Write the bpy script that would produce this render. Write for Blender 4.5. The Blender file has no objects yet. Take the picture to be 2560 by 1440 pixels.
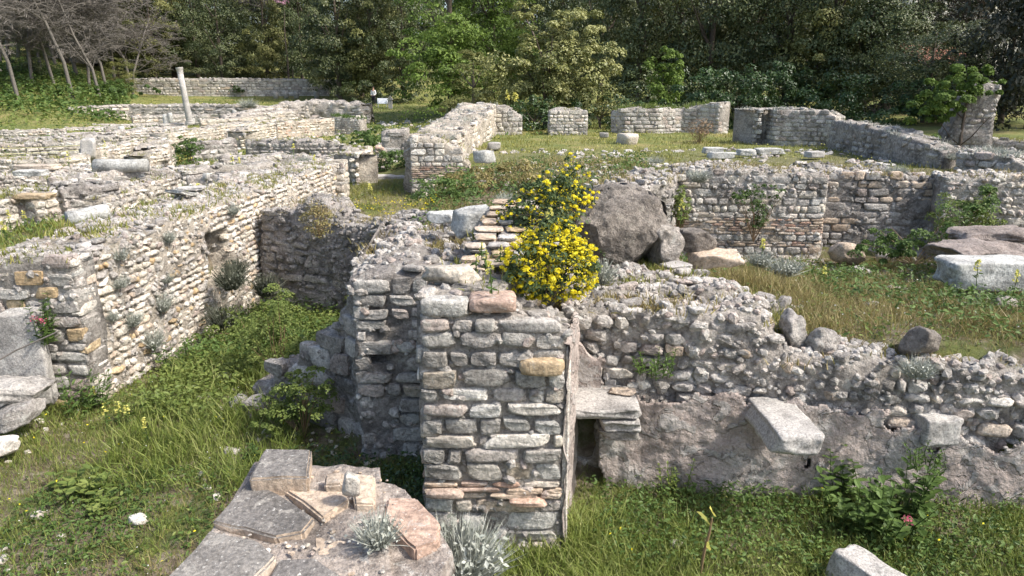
import bpy, bmesh, math, random
import numpy as np
from mathutils import Vector, Matrix, Euler

random.seed(7)
S = bpy.context.scene
COL = S.collection

# ------------------------------------------------------------------ camera, sky, sun
CAM_Z = 4.2
PITCH = math.radians(15.6)
FOC = 1862.0
cam_d = bpy.data.cameras.new('camera')
cam_d.sensor_width = 36.0
cam_d.lens = 36.0 * FOC / 2560.0
cam_d.clip_start = 0.05
cam_d.clip_end = 900.0
cam = bpy.data.objects.new('camera', cam_d)
COL.objects.link(cam)
cam.location = (0, 0, CAM_Z)
cam.rotation_euler = (math.radians(90) - PITCH, 0, 0)
S.camera = cam

SUN_EL = math.radians(50)
SUN_AZ = math.radians(109)          # clockwise from +Y: light comes from the right, a little from the camera's side
world = bpy.data.worlds.new('World')
S.world = world
world.use_nodes = True
wn = world.node_tree
for n in list(wn.nodes):
    wn.nodes.remove(n)
sky = wn.nodes.new('ShaderNodeTexSky')
sky.sky_type = 'NISHITA'
sky.sun_disc = False
sky.sun_elevation = SUN_EL
sky.sun_rotation = SUN_AZ
sky.air_density = 1.0
sky.dust_density = 3.0
bg = wn.nodes.new('ShaderNodeBackground')
bg.inputs['Strength'].default_value = 0.15
wo = wn.nodes.new('ShaderNodeOutputWorld')
wn.links.new(sky.outputs[0], bg.inputs[0])
wn.links.new(bg.outputs[0], wo.inputs[0])

sun_d = bpy.data.lights.new('sun', 'SUN')
sun_d.energy = 3.1
sun_d.angle = math.radians(3.5)
sun_d.color = (1.0, 0.95, 0.88)
sun = bpy.data.objects.new('sun', sun_d)
COL.objects.link(sun)
sd = Vector((math.sin(SUN_AZ) * math.cos(SUN_EL), math.cos(SUN_AZ) * math.cos(SUN_EL), math.sin(SUN_EL)))
sun.rotation_euler = sd.to_track_quat('Z', 'Y').to_euler()
sun.location = (20, -5, 30)

S.view_settings.view_transform = 'Standard'
S.view_settings.look = 'None'
S.view_settings.gamma = 1.0
S.view_settings.use_curve_mapping = False
S.view_settings.exposure = 0.86
S.render.engine = 'CYCLES'
S.cycles.max_bounces = 5
S.cycles.diffuse_bounces = 3
S.cycles.glossy_bounces = 1
S.cycles.transmission_bounces = 2
S.cycles.transparent_max_bounces = 4

# ------------------------------------------------------------------ surveying: where a point of the photograph lies in the place
cP, sP = math.cos(PITCH), math.sin(PITCH)
def ray(px, py):
    u = (px - 1280.0) / FOC; v = (720.0 - py) / FOC
    return u, cP + v * sP, -sP + v * cP
def G(px, py, z):
    u, dy, dz = ray(px, py)
    t = (z - CAM_Z) / dz
    return Vector((u * t, dy * t, z))
def Y(px, py, y):
    u, dy, dz = ray(px, py)
    t = y / dy
    return Vector((u * t, y, CAM_Z + dz * t))
def X(px, y, z=1.5):
    d = y * cP + (CAM_Z - z) * sP
    return (px - 1280.0) / FOC * d
def depth(p):
    return p[1] * cP + (CAM_Z - p[2]) * sP

# ------------------------------------------------------------------ noise
def _h(ix, iy, iz, s):
    n = (ix * 374761393 + iy * 668265263 + iz * 2147483647 + s * 974634777) & 0xFFFFFFFF
    n = ((n ^ (n >> 13)) * 1274126177) & 0xFFFFFFFF
    n = n ^ (n >> 16)
    return (n & 0xFFFF) / 32767.5 - 1.0
def vnoise(P, s=0):
    P = np.asarray(P, dtype=np.float64)
    I = np.floor(P).astype(np.int64); f = P - I
    f = f * f * (3 - 2 * f)
    out = 0
    for a in (0, 1):
        wa = f[:, 0] if a else 1 - f[:, 0]
        for b in (0, 1):
            wb = f[:, 1] if b else 1 - f[:, 1]
            for c in (0, 1):
                wc = f[:, 2] if c else 1 - f[:, 2]
                out = out + wa * wb * wc * _h(I[:, 0] + a, I[:, 1] + b, I[:, 2] + c, s)
    return out
def fbm(P, s=0, o=3):
    P = np.asarray(P, dtype=np.float64)
    a, out = 1.0, 0
    for k in range(o):
        out = out + a * vnoise(P * (2 ** k) + 17.3 * k, s + k); a *= .5
    return out / 1.75

# ------------------------------------------------------------------ mesh helpers
def mesh_np(name, V, F, mat=None, tone=None, smooth=False, mats=None, mi=None):
    """V (n,3); F (k,3|4) array or list of such arrays"""
    me = bpy.data.meshes.new(name)
    Fs = F if isinstance(F, list) else [F]
    Fs = [np.asarray(f, dtype=np.int32) for f in Fs if len(f)]
    V = np.asarray(V, dtype=np.float32)
    me.vertices.add(len(V)); me.vertices.foreach_set('co', V.ravel())
    nl = sum(f.size for f in Fs); npoly = sum(len(f) for f in Fs)
    me.loops.add(nl); me.loops.foreach_set('vertex_index', np.concatenate([f.ravel() for f in Fs]))
    tot = np.concatenate([np.full(len(f), f.shape[1], dtype=np.int32) for f in Fs])
    st = np.concatenate([[0], np.cumsum(tot)[:-1]]).astype(np.int32)
    me.polygons.add(npoly); me.polygons.foreach_set('loop_start', st)
    if smooth:
        me.polygons.foreach_set('use_smooth', np.ones(npoly, dtype=bool))
    if tone is not None:
        a = me.attributes.new('tone', 'FLOAT', 'POINT'); a.data.foreach_set('value', np.asarray(tone, dtype=np.float32))
    if mats:
        for m in mats: me.materials.append(m)
        if mi is not None: me.polygons.foreach_set('material_index', np.asarray(mi, dtype=np.int32))
    elif mat: me.materials.append(mat)
    me.update(calc_edges=True)
    if not smooth:
        me.polygons.foreach_set('use_smooth', np.zeros(npoly, dtype=bool))
    return me

def link(name, me, parent=None, loc=None, rot=None, scale=None):
    o = bpy.data.objects.new(name, me); COL.objects.link(o)
    if loc is not None: o.location = loc
    if rot is not None: o.rotation_euler = rot
    if scale is not None: o.scale = scale
    if parent is not None: o.parent = parent
    return o
def tag(o, label, cat=None, group=None, kind=None):
    if label: o['label'] = label
    if cat: o['category'] = cat
    if group: o['group'] = group
    if kind: o['kind'] = kind
    return o
def thing(name, label, cat, loc=(0, 0, 0), rz=0, group=None):
    o = link(name, None, None, loc, (0, 0, rz))
    o.empty_display_size = .2
    return tag(o, label, cat, group)

def rotmats(n, rng, up=None, tilt=.6):
    """random frames whose z axis leans from `up` (n,3)"""
    if up is None: up = np.tile([0, 0, 1.0], (n, 1))
    z = up + rng.normal(0, tilt, (n, 3)); z /= np.linalg.norm(z, axis=1)[:, None] + 1e-9
    a = rng.normal(0, 1, (n, 3)); x = np.cross(a, z); x /= np.linalg.norm(x, axis=1)[:, None] + 1e-9
    y = np.cross(z, x)
    return np.stack([x, y, z], axis=2)
def scatter(TV, TF, P, R, Sc, tone=None):
    TV = np.asarray(TV, float); TF = np.asarray(TF)
    n, m = len(P), len(TV)
    Sc = np.asarray(Sc, float)
    if Sc.ndim == 1: Sc = Sc[:, None].repeat(3, 1)
    loc = TV[None] * Sc[:, None, :]
    V = np.einsum('nij,nmj->nmi', R, loc) + P[:, None, :]
    F = (TF[None] + (np.arange(n) * m)[:, None, None]).reshape(-1, TF.shape[1])
    tn = None if tone is None else np.repeat(tone, m)
    return V.reshape(-1, 3), F, tn
def merge(parts):
    Vs, Fs, Ts, o = [], [], [], 0
    for V, F, t in parts:
        Vs.append(V); Fs.append(np.asarray(F) + o); o += len(V)
        Ts.append(t if t is not None else np.zeros(len(V)))
    k4 = [f for f in Fs if f.shape[1] == 4]; k3 = [f for f in Fs if f.shape[1] == 3]
    out = []
    if k4: out.append(np.concatenate(k4))
    if k3: out.append(np.concatenate(k3))
    return np.concatenate(Vs), out, np.concatenate(Ts)

def tube(pts, rad, sides=6, cap=True):
    pts = [np.array(p, float) for p in pts]
    n = len(pts)
    V = []; F = []
    for i, p in enumerate(pts):
        d = pts[min(i + 1, n - 1)] - pts[max(i - 1, 0)]; d /= np.linalg.norm(d) + 1e-9
        a = np.array([0, 0, 1.0]) if abs(d[2]) < .9 else np.array([1.0, 0, 0])
        x = np.cross(a, d); x /= np.linalg.norm(x); y = np.cross(d, x)
        for k in range(sides):
            t = 2 * math.pi * k / sides
            V.append(p + (x * math.cos(t) + y * math.sin(t)) * rad[i])
    for i in range(n - 1):
        for k in range(sides):
            a = i * sides + k; b = i * sides + (k + 1) % sides
            F.append((a, b, b + sides, a + sides))
    V = np.array(V); F = np.array(F)
    if cap:
        c = len(V); V = np.vstack([V, pts[0], pts[-1]])
        ex = []
        for k in range(sides):
            a, b = k, (k + 1) % sides
            ex.append((c, b, a, a)); e = (n - 1) * sides
            ex.append((c + 1, e + a, e + b, e + b))
        # degenerate quads would shade badly: keep caps as separate triangles
        return V, F, np.array([(q[0], q[1], q[2]) for q in ex])
    return V, F, None

def lathe(prof, sides=20, seed=0, rough=0.0):
    """prof list of (r,z) -> V,F"""
    V = []; F = []
    for r, z in prof:
        for k in range(sides):
            t = 2 * math.pi * k / sides
            V.append((r * math.cos(t), r * math.sin(t), z))
    n = len(prof)
    for i in range(n - 1):
        for k in range(sides):
            a = i * sides + k; b = i * sides + (k + 1) % sides
            F.append((a, b, b + sides, a + sides))
    V = np.array(V)
    if rough:
        V = V + np.stack([fbm(V * 5 + seed, seed + j) for j in range(3)], 1) * rough
    c = len(V)
    V = np.vstack([V, [(0, 0, prof[0][1]), (0, 0, prof[-1][1])]])
    T = []
    for k in range(sides):
        T.append((c, (k + 1) % sides, k)); e = (n - 1) * sides
        T.append((c + 1, e + k, e + (k + 1) % sides))
    return V, [np.array(F), np.array(T)]

# ------------------------------------------------------------------ materials
def new_mat(name):
    m = bpy.data.materials.new(name); m.use_nodes = True
    nt = m.node_tree
    b = nt.nodes['Principled BSDF']
    b.inputs['Roughness'].default_value = .9
    b.inputs['Specular IOR Level'].default_value = .25
    return m, nt, b
class NT:
    def __init__(s, nt): s.nt = nt
    def n(s, t, **k):
        nd = s.nt.nodes.new(t)
        for a, b in k.items(): setattr(nd, a, b)
        return nd
    def l(s, a, b): s.nt.links.new(a, b)
    def noise(s, vec, scale, detail=5, rough=.6, dist=0):
        nd = s.n('ShaderNodeTexNoise'); nd.inputs['Scale'].default_value = scale
        nd.inputs['Detail'].default_value = detail; nd.inputs['Roughness'].default_value = rough
        nd.inputs['Distortion'].default_value = dist
        s.l(vec, nd.inputs['Vector']); return nd.outputs['Fac']
    def ramp(s, fac, stops, interp='LINEAR'):
        nd = s.n('ShaderNodeValToRGB'); cr = nd.color_ramp; cr.interpolation = interp
        while len(cr.elements) < len(stops): cr.elements.new(.5)
        for e, (p, c) in zip(cr.elements, stops):
            e.position = p; e.color = (c[0], c[1], c[2], 1) if len(c) == 3 else c
        s.l(fac, nd.inputs[0]); return nd.outputs[0]
    def mix(s, fac, a, b, mode='MIX'):
        nd = s.n('ShaderNodeMix', data_type='RGBA', blend_type=mode)
        if isinstance(fac, (int, float)): nd.inputs[0].default_value = fac
        else: s.l(fac, nd.inputs[0])
        for v, i in ((a, 6), (b, 7)):
            if isinstance(v, tuple): nd.inputs[i].default_value = (v[0], v[1], v[2], 1)
            else: s.l(v, nd.inputs[i])
        return nd.outputs[2]
    def math(s, op, a, b=0.0):
        nd = s.n('ShaderNodeMath', operation=op)
        for v, i in ((a, 0), (b, 1)):
            if isinstance(v, (int, float)): nd.inputs[i].default_value = v
            else: s.l(v, nd.inputs[i])
        return nd.outputs[0]
def gray(v): return (v, v, v)

def tone_node(q, objrand=True):
    at = q.n('ShaderNodeAttribute', attribute_name='tone')
    if not objrand: return at.outputs['Fac']
    oi = q.n('ShaderNodeObjectInfo')
    r = q.math('MULTIPLY', oi.outputs['Random'], 7.31)
    return q.math('FRACT', q.math('ADD', r, at.outputs['Fac']))

def stone_mat(name, pal, dark=.5, lichen=.35, black=.3, bump=.6, grain=26.0, lcol=(.62, .62, .56), moss=0.0):
    m, nt, b = new_mat(name); q = NT(nt)
    pos = q.n('ShaderNodeNewGeometry').outputs['Position']
    t = tone_node(q)
    c = q.ramp(t, [(i / max(1, len(pal) - 1), p) for i, p in enumerate(pal)])
    n1 = q.noise(pos, 2.3, 6, .65)
    c = q.mix(1.0, c, q.ramp(n1, [(.34, gray(1 - dark * .85)), (.56, gray(1.15))]), 'MULTIPLY')
    n2 = q.noise(pos, grain, 5, .7)
    c = q.mix(1.0, c, q.ramp(n2, [(.36, gray(.62)), (.62, gray(1.30))]), 'MULTIPLY')
    n3 = q.noise(pos, 9.0, 6, .7, .6)
    f3 = q.ramp(n3, [(.56, gray(0)), (.64, gray(lichen))])
    c = q.mix(f3, c, lcol)
    n4 = q.noise(pos, 6.0, 8, .75, .3)
    f4 = q.ramp(n4, [(.34, gray(black)), (.44, gray(0))])
    c = q.mix(f4, c, (.045, .042, .038))
    n5 = q.noise(pos, 55.0, 3, .6)
    f5 = q.ramp(n5, [(.63, gray(0)), (.7, gray(lichen))])
    c = q.mix(f5, c, (.72, .70, .64))
    if moss:
        # growth that settles on upward faces
        gn = q.n('ShaderNodeNewGeometry').outputs['Normal']
        sx = q.n('ShaderNodeSeparateXYZ'); q.l(gn, sx.inputs[0])
        up = q.ramp(sx.outputs['Z'], [(.45, gray(0)), (.9, gray(1))])
        mm = q.ramp(q.noise(pos, 3.5, 5, .7), [(.5, gray(0)), (.62, gray(moss))])
        c = q.mix(q.math('MULTIPLY', up, mm), c, (.085, .085, .03))
    q.l(c, b.inputs['Base Color'])
    bp = q.n('ShaderNodeBump'); bp.inputs['Strength'].default_value = min(1, bump); bp.inputs['Distance'].default_value = .05 * bump
    h = q.math('ADD', q.noise(pos, 13.0, 8, .7, .4), q.math('MULTIPLY', q.noise(pos, 45.0, 4, .7), .5))
    q.l(h, bp.inputs['Height']); q.l(bp.outputs[0], b.inputs['Normal'])
    return m

M = {}
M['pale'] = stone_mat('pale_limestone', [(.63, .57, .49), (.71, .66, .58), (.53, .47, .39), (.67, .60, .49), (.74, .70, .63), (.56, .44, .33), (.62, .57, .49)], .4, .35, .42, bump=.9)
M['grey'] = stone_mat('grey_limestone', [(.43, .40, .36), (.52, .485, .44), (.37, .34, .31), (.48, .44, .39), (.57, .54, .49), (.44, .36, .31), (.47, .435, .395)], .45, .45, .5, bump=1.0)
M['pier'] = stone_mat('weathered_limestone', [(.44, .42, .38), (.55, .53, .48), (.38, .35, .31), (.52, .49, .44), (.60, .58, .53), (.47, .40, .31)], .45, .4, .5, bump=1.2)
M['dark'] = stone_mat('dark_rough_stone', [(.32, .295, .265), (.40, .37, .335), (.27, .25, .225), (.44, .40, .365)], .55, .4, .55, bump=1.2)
M['brick'] = stone_mat('terracotta', [(.40, .25, .185), (.46, .32, .24), (.37, .27, .215), (.45, .36, .29)], .4, .55, .4, lcol=(.50, .47, .42))
M['ochre'] = stone_mat('ochre_stone', [(.42, .30, .17), (.50, .38, .23), (.36, .27, .17)], .4, .25, .35)
M['tan'] = stone_mat('tan_flat_brick', [(.44, .34, .25), (.52, .42, .32), (.38, .29, .21), (.47, .41, .34)], .35, .3, .3)
M['marble'] = stone_mat('white_marble', [(.40, .395, .365), (.47, .465, .435)], .5, .4, .5, bump=.8)
M['slab'] = stone_mat('grey_dressed_slab', [(.34, .32, .295), (.40, .38, .35)], .4, .35, .4, bump=.6, grain=45)
M['darkslab'] = stone_mat('charcoal_flagstone', [(.155, .142, .13), (.20, .185, .165)], .35, .6, .3, bump=.7, grain=40, lcol=(.42, .39, .34))
M['conglom'] = stone_mat('conglomerate_rock', [(.28, .245, .21), (.34, .30, .26)], .5, .6, .55, bump=2.2, grain=15, lcol=(.47, .43, .36))
M['redrock'] = stone_mat('reddish_grey_rock', [(.33, .275, .24), (.38, .32, .285)], .5, .4, .4, bump=1.6, grain=22, lcol=(.48, .45, .40))
M['mortar'] = stone_mat('rubble_mortar', [(.39, .355, .31), (.44, .395, .35)], .5, .5, .45, bump=1.5, grain=20, moss=.5)
M['mortar_pale'] = stone_mat('pale_rubble_mortar', [(.44, .385, .315), (.48, .425, .35)], .55, .4, .5, bump=1.2, grain=20, moss=.4)
M['mortar_dark'] = stone_mat('dark_rubble_mortar', [(.32, .29, .26), (.37, .335, .305)], .55, .45, .55, bump=1.5, grain=18, moss=.35)
M['pebble'] = stone_mat('pebbly_mortar', [(.42, .36, .31), (.48, .41, .35)], .5, .75, .35, bump=1.3, grain=22, lcol=(.70, .67, .61))

def plaster_mat():
    m, nt, b = new_mat('old_lime_plaster'); q = NT(nt)
    pos = q.n('ShaderNodeNewGeometry').outputs['Position']
    c = q.ramp(q.noise(pos, 1.6, 7, .65, .4), [(.36, (.34, .28, .245)), (.47, (.46, .385, .34)), (.55, (.52, .45, .40)), (.64, (.58, .55, .50))])
    f = q.ramp(q.noise(pos, 3.2, 5, .6, 1.2), [(.55, gray(0)), (.57, gray(.55))])
    c = q.mix(f, c, (.47, .455, .42))
    f = q.ramp(q.noise(pos, 5.0, 9, .8), [(.34, gray(.7)), (.43, gray(0))])
    c = q.mix(f, c, (.16, .14, .12))
    f = q.ramp(q.noise(pos, 30.0, 5, .7), [(.58, gray(0)), (.66, gray(.5))])
    c = q.mix(f, c, (.62, .60, .55))
    c = q.mix(1.0, c, q.ramp(q.noise(pos, 40, 4, .7), [(.3, gray(.8)), (.7, gray(1.12))]), 'MULTIPLY')
    q.l(c, b.inputs['Base Color'])
    bp = q.n('ShaderNodeBump'); bp.inputs['Strength'].default_value = 1.0; bp.inputs['Distance'].default_value = .06
    step = q.ramp(q.noise(pos, 3.2, 5, .6, 1.2), [(.53, gray(0)), (.57, gray(1))])
    h = q.math('ADD', q.math('MULTIPLY', step, .6), q.noise(pos, 18, 6, .65))
    q.l(h, bp.inputs['Height']); q.l(bp.outputs[0], b.inputs['Normal'])
    return m
M['plaster'] = plaster_mat()

def leaf_mat(name, cols, trans=.25, scale=.6, rough=.55, spec=.3):
    m, nt, b = new_mat(name); q = NT(nt)
    t = tone_node(q)
    pos = q.n('ShaderNodeNewGeometry').outputs['Position']
    n = q.noise(pos, scale, 3, .6)
    f = q.math('ADD', q.math('MULTIPLY', t, .6), q.math('MULTIPLY', n, .5))
    k = len(cols)
    c = q.ramp(f, [(.15 + .7 * i / max(1, k - 1), p) for i, p in enumerate(cols)])
    q.l(c, b.inputs['Base Color'])
    b.inputs['Roughness'].default_value = rough
    b.inputs['Specular IOR Level'].default_value = spec
    if trans:
        tr = q.n('ShaderNodeBsdfTranslucent'); q.l(c, tr.inputs[0])
        mx = q.n('ShaderNodeMixShader'); mx.inputs[0].default_value = trans
        out = nt.nodes['Material Output']
        q.l(b.outputs[0], mx.inputs[1]); q.l(tr.outputs[0], mx.inputs[2]); q.l(mx.outputs[0], out.inputs[0])
    return m
M['grass'] = leaf_mat('meadow_grass', [(.085, .115, .022), (.15, .20, .038), (.23, .28, .06), (.33, .34, .12)], .35)
M['grass_dry'] = leaf_mat('dry_meadow_grass', [(.15, .12, .05), (.26, .20, .085), (.24, .22, .07), (.42, .34, .18)], .3)
M['grass_y'] = leaf_mat('yellow_green_turf', [(.115, .14, .028), (.18, .20, .042), (.25, .25, .06), (.33, .29, .10)], .3)
M['weed'] = leaf_mat('weed_leaf', [(.045, .08, .02), (.08, .135, .03), (.13, .20, .05)], .3)
M['weed_light'] = leaf_mat('light_weed_leaf', [(.09, .13, .03), (.15, .20, .045), (.22, .26, .07)], .3)
M['ivy'] = leaf_mat('ivy_leaf', [(.018, .04, .012), (.035, .07, .018), (.07, .12, .03)], .15, rough=.4, spec=.45)
M['silver'] = leaf_mat('silver_leaf', [(.20, .215, .175), (.31, .325, .275), (.44, .45, .39)], .1)
M['drystem'] = leaf_mat('dry_stem', [(.16, .10, .06), (.24, .16, .09), (.34, .25, .15)], .1)
M['yellow'] = leaf_mat('yellow_flower', [(.78, .62, .015), (.86, .74, .03), (.90, .82, .08)], .3, 3)
M['lemon'] = leaf_mat('lemon_flower', [(.66, .62, .14), (.78, .74, .25)], .3, 3)
M['blossom'] = leaf_mat('pink_blossom', [(.62, .34, .46), (.72, .46, .56)], .3, 3)
M['pink'] = leaf_mat('pink_flower', [(.55, .08, .16), (.65, .16, .24)], .3, 3)
M['white_fl'] = leaf_mat('white_flower', [(.7, .7, .66), (.8, .8, .78)], .3, 3)
M['bush_leaf'] = leaf_mat('bush_leaf', [(.03, .05, .018), (.055, .085, .03), (.09, .13, .045)], .2)
# tree foliage
M['t_dark'] = leaf_mat('dark_evergreen_leaf', [(.022, .036, .013), (.048, .070, .024), (.092, .118, .042), (.155, .17, .068)], .15, .35, .45, .4)
M['t_olive'] = leaf_mat('olive_green_leaf', [(.055, .068, .019), (.11, .125, .035), (.19, .195, .058), (.26, .25, .085)], .2, .4, .5, .35)
M['t_bright'] = leaf_mat('spring_green_leaf', [(.07, .115, .022), (.13, .20, .035), (.21, .30, .06)], .35, .35)
M['t_yellow'] = leaf_mat('pale_olive_leaf', [(.075, .095, .024), (.15, .165, .045), (.245, .255, .08), (.34, .335, .13)], .2, .5, .45, .4)
M['t_grey'] = leaf_mat('grey_green_leaf', [(.05, .06, .04), (.09, .098, .068), (.15, .155, .115)], .15, .4)
M['t_cyp'] = leaf_mat('dark_cypress_leaf', [(.014, .018, .010), (.026, .030, .016), (.045, .048, .026)], .1, .5)
def bark(name, c1, c2):
    m, nt, b = new_mat(name); q = NT(nt)
    pos = q.n('ShaderNodeNewGeometry').outputs['Position']
    c = q.ramp(q.noise(pos, 9, 5, .7), [(.3, c1), (.7, c2)])
    q.l(c, b.inputs['Base Color'])
    bp = q.n('ShaderNodeBump'); bp.inputs['Strength'].default_value = .6
    q.l(q.noise(pos, 25, 4), bp.inputs['Height']); q.l(bp.outputs[0], b.inputs['Normal'])
    return m
M['bark'] = bark('brown_bark', (.07, .055, .042), (.15, .12, .095))
M['bark_grey'] = bark('pale_grey_bark', (.13, .115, .10), (.27, .24, .21))
M['twig'] = bark('grey_twig', (.10, .09, .08), (.21, .19, .165))
def plain(name, col, rough=.8, noise=.15, metal=0):
    m, nt, b = new_mat(name); q = NT(nt)
    pos = q.n('ShaderNodeNewGeometry').outputs['Position']
    c = q.mix(1.0, col, q.ramp(q.noise(pos, 6, 4), [(.3, gray(1 - noise)), (.7, gray(1 + noise * .5))]), 'MULTIPLY')
    q.l(c, b.inputs['Base Color']); b.inputs['Roughness'].default_value = rough; b.inputs['Metallic'].default_value = metal
    return m
M['cloth_white'] = plain('white_cotton', (.75, .75, .74))
M['cloth_black'] = plain('black_denim', (.02, .02, .025))
M['skin'] = plain('skin', (.42, .26, .19), .6)
M['hair'] = plain('dark_hair', (.03, .022, .018))
M['void'] = plain('dark_cavity_earth', (.03, .026, .022))
M['sign'] = plain('white_sign_board', (.78, .80, .82), .5)
M['blue'] = plain('blue_car_paint', (.03, .10, .42), .35)
M['glass'] = plain('dark_window_glass', (.02, .025, .03), .1)
M['rubber'] = plain('black_rubber', (.02, .02, .02))
M['render_wall'] = plain('cream_render', (.72, .68, .60), .9, .2)
M['tile'] = plain('clay_roof_tile', (.34, .17, .11), .85, .35)
M['rope'] = plain('yellow_rope', (.62, .58, .30))
M['metal'] = plain('galvanised_metal', (.45, .46, .47), .5)

# ground material: soil, litter and low green growth
def ground_mat():
    m, nt, b = new_mat('meadow_soil'); q = NT(nt)
    pos = q.n('ShaderNodeNewGeometry').outputs['Position']
    soil = q.ramp(q.noise(pos, 5.5, 8, .7), [(.36, (.10, .075, .05)), (.5, (.19, .15, .105)), (.62, (.34, .29, .22))])
    green = q.ramp(q.noise(pos, 3.0, 6, .65), [(.3, (.05, .07, .018)), (.5, (.10, .13, .03)), (.7, (.19, .20, .05))])
    far = q.ramp(q.noise(pos, .5, 8, .6), [(.38, (.11, .145, .03)), (.5, (.17, .19, .045)), (.64, (.27, .235, .085))])
    sx = q.n('ShaderNodeSeparateXYZ'); q.l(pos, sx.inputs[0])
    fy = q.ramp(q.math('MULTIPLY', sx.outputs['Y'], .02), [(.3, gray(0)), (.5, gray(1))])
    green = q.mix(fy, green, far)
    f = q.ramp(q.noise(pos, 1.3, 7, .7), [(.45, gray(0)), (.56, gray(.85))])
    c = q.mix(q.math('MAXIMUM', f, q.math('MULTIPLY', fy, .85)), soil, green)
    q.l(c, b.inputs['Base Color'])
    bp = q.n('ShaderNodeBump'); bp.inputs['Strength'].default_value = .9; bp.inputs['Distance'].default_value = .06
    q.l(q.noise(pos, 22, 7, .75), bp.inputs['Height']); q.l(bp.outputs[0], b.inputs['Normal'])
    return m
M['ground'] = ground_mat()
# ------------------------------------------------------------------ stones
def cube_grid(cuts):
    bm = bmesh.new(); bmesh.ops.create_cube(bm, size=2.0)
    bmesh.ops.subdivide_edges(bm, edges=bm.edges[:], cuts=cuts, use_grid_fill=True)
    bm.verts.ensure_lookup_table()
    V = np.array([v.co[:] for v in bm.verts]); F = np.array([[v.index for v in f.verts] for f in bm.faces])
    bm.free(); return V, F
CG = {c: cube_grid(c) for c in (1, 2, 3, 4, 8, 16, 24)}
def stone_shape(kind, seed, cuts=3, frac=True):
    V, F = CG[cuts]
    k = {'block': 12.0, 'rubble': 5.5, 'flat': 7.0, 'boulder': 3.2}[kind]
    a = {'block': .10, 'rubble': .20, 'flat': .13, 'boulder': .22}[kind]
    n = (np.abs(V) ** k).sum(1) ** (1 / k)
    P = V / n[:, None]
    D = np.stack([vnoise(P * 1.3 + 5.1 * seed, 11 + j) for j in range(3)], 1)
    D2 = np.stack([vnoise(P * 3.1 + 3.7 * seed, 31 + j) for j in range(3)], 1)
    P = P * (1 + a * D + a * .45 * D2)
    # fractured faces: planes that cut the mass
    rr = np.random.default_rng(seed * 7 + 3)
    if frac and (kind != 'boulder' or cuts >= 8):
        for _ in range({'block': 8, 'rubble': 14, 'flat': 8, 'boulder': 18}[kind]):
            nn = rr.normal(0, 1, 3); nn /= np.linalg.norm(nn)
            d = (P @ nn).max() * rr.uniform({'block': .84, 'rubble': .66, 'flat': .78, 'boulder': .66}[kind], .94)
            e = np.maximum(P @ nn - d, 0); P = P - e[:, None] * nn
    # skew so that outlines are not rectangular
    r = random.Random(seed * 13 + len(kind))
    P[:, 0] += P[:, 2] * r.uniform(-.15, .15)
    P[:, 2] += P[:, 0] * r.uniform(-.08, .08)
    P -= (P.max(0) + P.min(0)) / 2
    P /= (P.max(0) - P.min(0))
    return P, F
SHAPES = {(k, c): [stone_shape(k, s, c) for s in range(14)] for k in ('block', 'rubble', 'flat') for c in (1, 4)}
_stone_me = {}
def stone_mesh(kind, mat, i):
    key = (kind, mat, i)
    if key not in _stone_me:
        V, F = SHAPES[(kind, 4)][i]
        _stone_me[key] = mesh_np('stone', V, F, M[mat], smooth=(i % 4 == 0))
    return _stone_me[key]

def _ico():
    bm = bmesh.new(); bmesh.ops.create_icosphere(bm, subdivisions=1, radius=1.0)
    bm.verts.ensure_lookup_table(); V = np.array([v.co[:] for v in bm.verts]); F = np.array([[v.index for v in f.verts] for f in bm.faces]); bm.free()
    return V, F
ICO = _ico()
class Pile:
    """collects stones of one thing; the largest in view become parts, the others one joined part"""
    def __init__(s, root, name='stone', limit=290, minpx=10.0):
        s.root, s.items, s.name, s.limit, s.minpx = root, [], name, limit, minpx
    def add(s, P, size, rz, kind='block', mat='grey', rx=0, ry=0, name=None):
        s.items.append((np.array(P, float), size, (rx, ry, rz), kind, mat, random.randrange(14), name))
    def build(s, rest_mat=None):
        base = np.array(s.root.location) if s.root is not None else np.zeros(3)
        sc = []
        for it in s.items:
            sc.append(max(it[1][0], it[1][2]) * FOC / max(.5, depth(it[0])))
        order = np.argsort(-np.array(sc)) if sc else []
        rest = {}
        cnt = {}
        for r, i in enumerate(order):
            P, sz, e, kind, mat, v, nm = s.items[i]
            nm = nm or s.name
            cnt[nm] = cnt.get(nm, 0) + 1
            if sc[i] >= s.minpx and cnt[nm] <= s.limit:
                o = link(nm, stone_mesh(kind, mat, v), s.root, P - base, e, sz)
            else:
                rest.setdefault(mat, []).append(i)
        for mat, ids in rest.items():
            parts = []
            for i in ids:
                P, sz, e, kind, _, v, nm = s.items[i]
                V, F = SHAPES[(kind, 1)][v]
                R = np.array(Euler(e).to_matrix())
                W = (V * np.array(sz)) @ R.T + P - base
                parts.append((W, F, np.full(len(W), random.random())))
            V, F, T = merge(parts)
            o = link('small_stones', mesh_np('small_stones', V, F, M[mat], T, smooth=True), s.root)
            o['kind'] = 'stuff'

def polypath(pts):
    pts = [np.array(p[:2], float) for p in pts]
    L = [0.0]
    for a, b in zip(pts[:-1], pts[1:]): L.append(L[-1] + float(np.linalg.norm(b - a)))
    def at(s):
        s = max(0.0, min(L[-1], s))
        for i in range(len(pts) - 1):
            if s <= L[i + 1] + 1e-9:
                d = (pts[i + 1] - pts[i]) / max(1e-9, L[i + 1] - L[i])
                return pts[i] + d * (s - L[i]), math.atan2(d[1], d[0])
        return pts[-1], 0
    return L, at
def lerp_list(L, zs):
    if not hasattr(zs, '__len__'): zs = [zs] * len(L)
    return lambda s: float(np.interp(s, L, zs))

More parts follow.
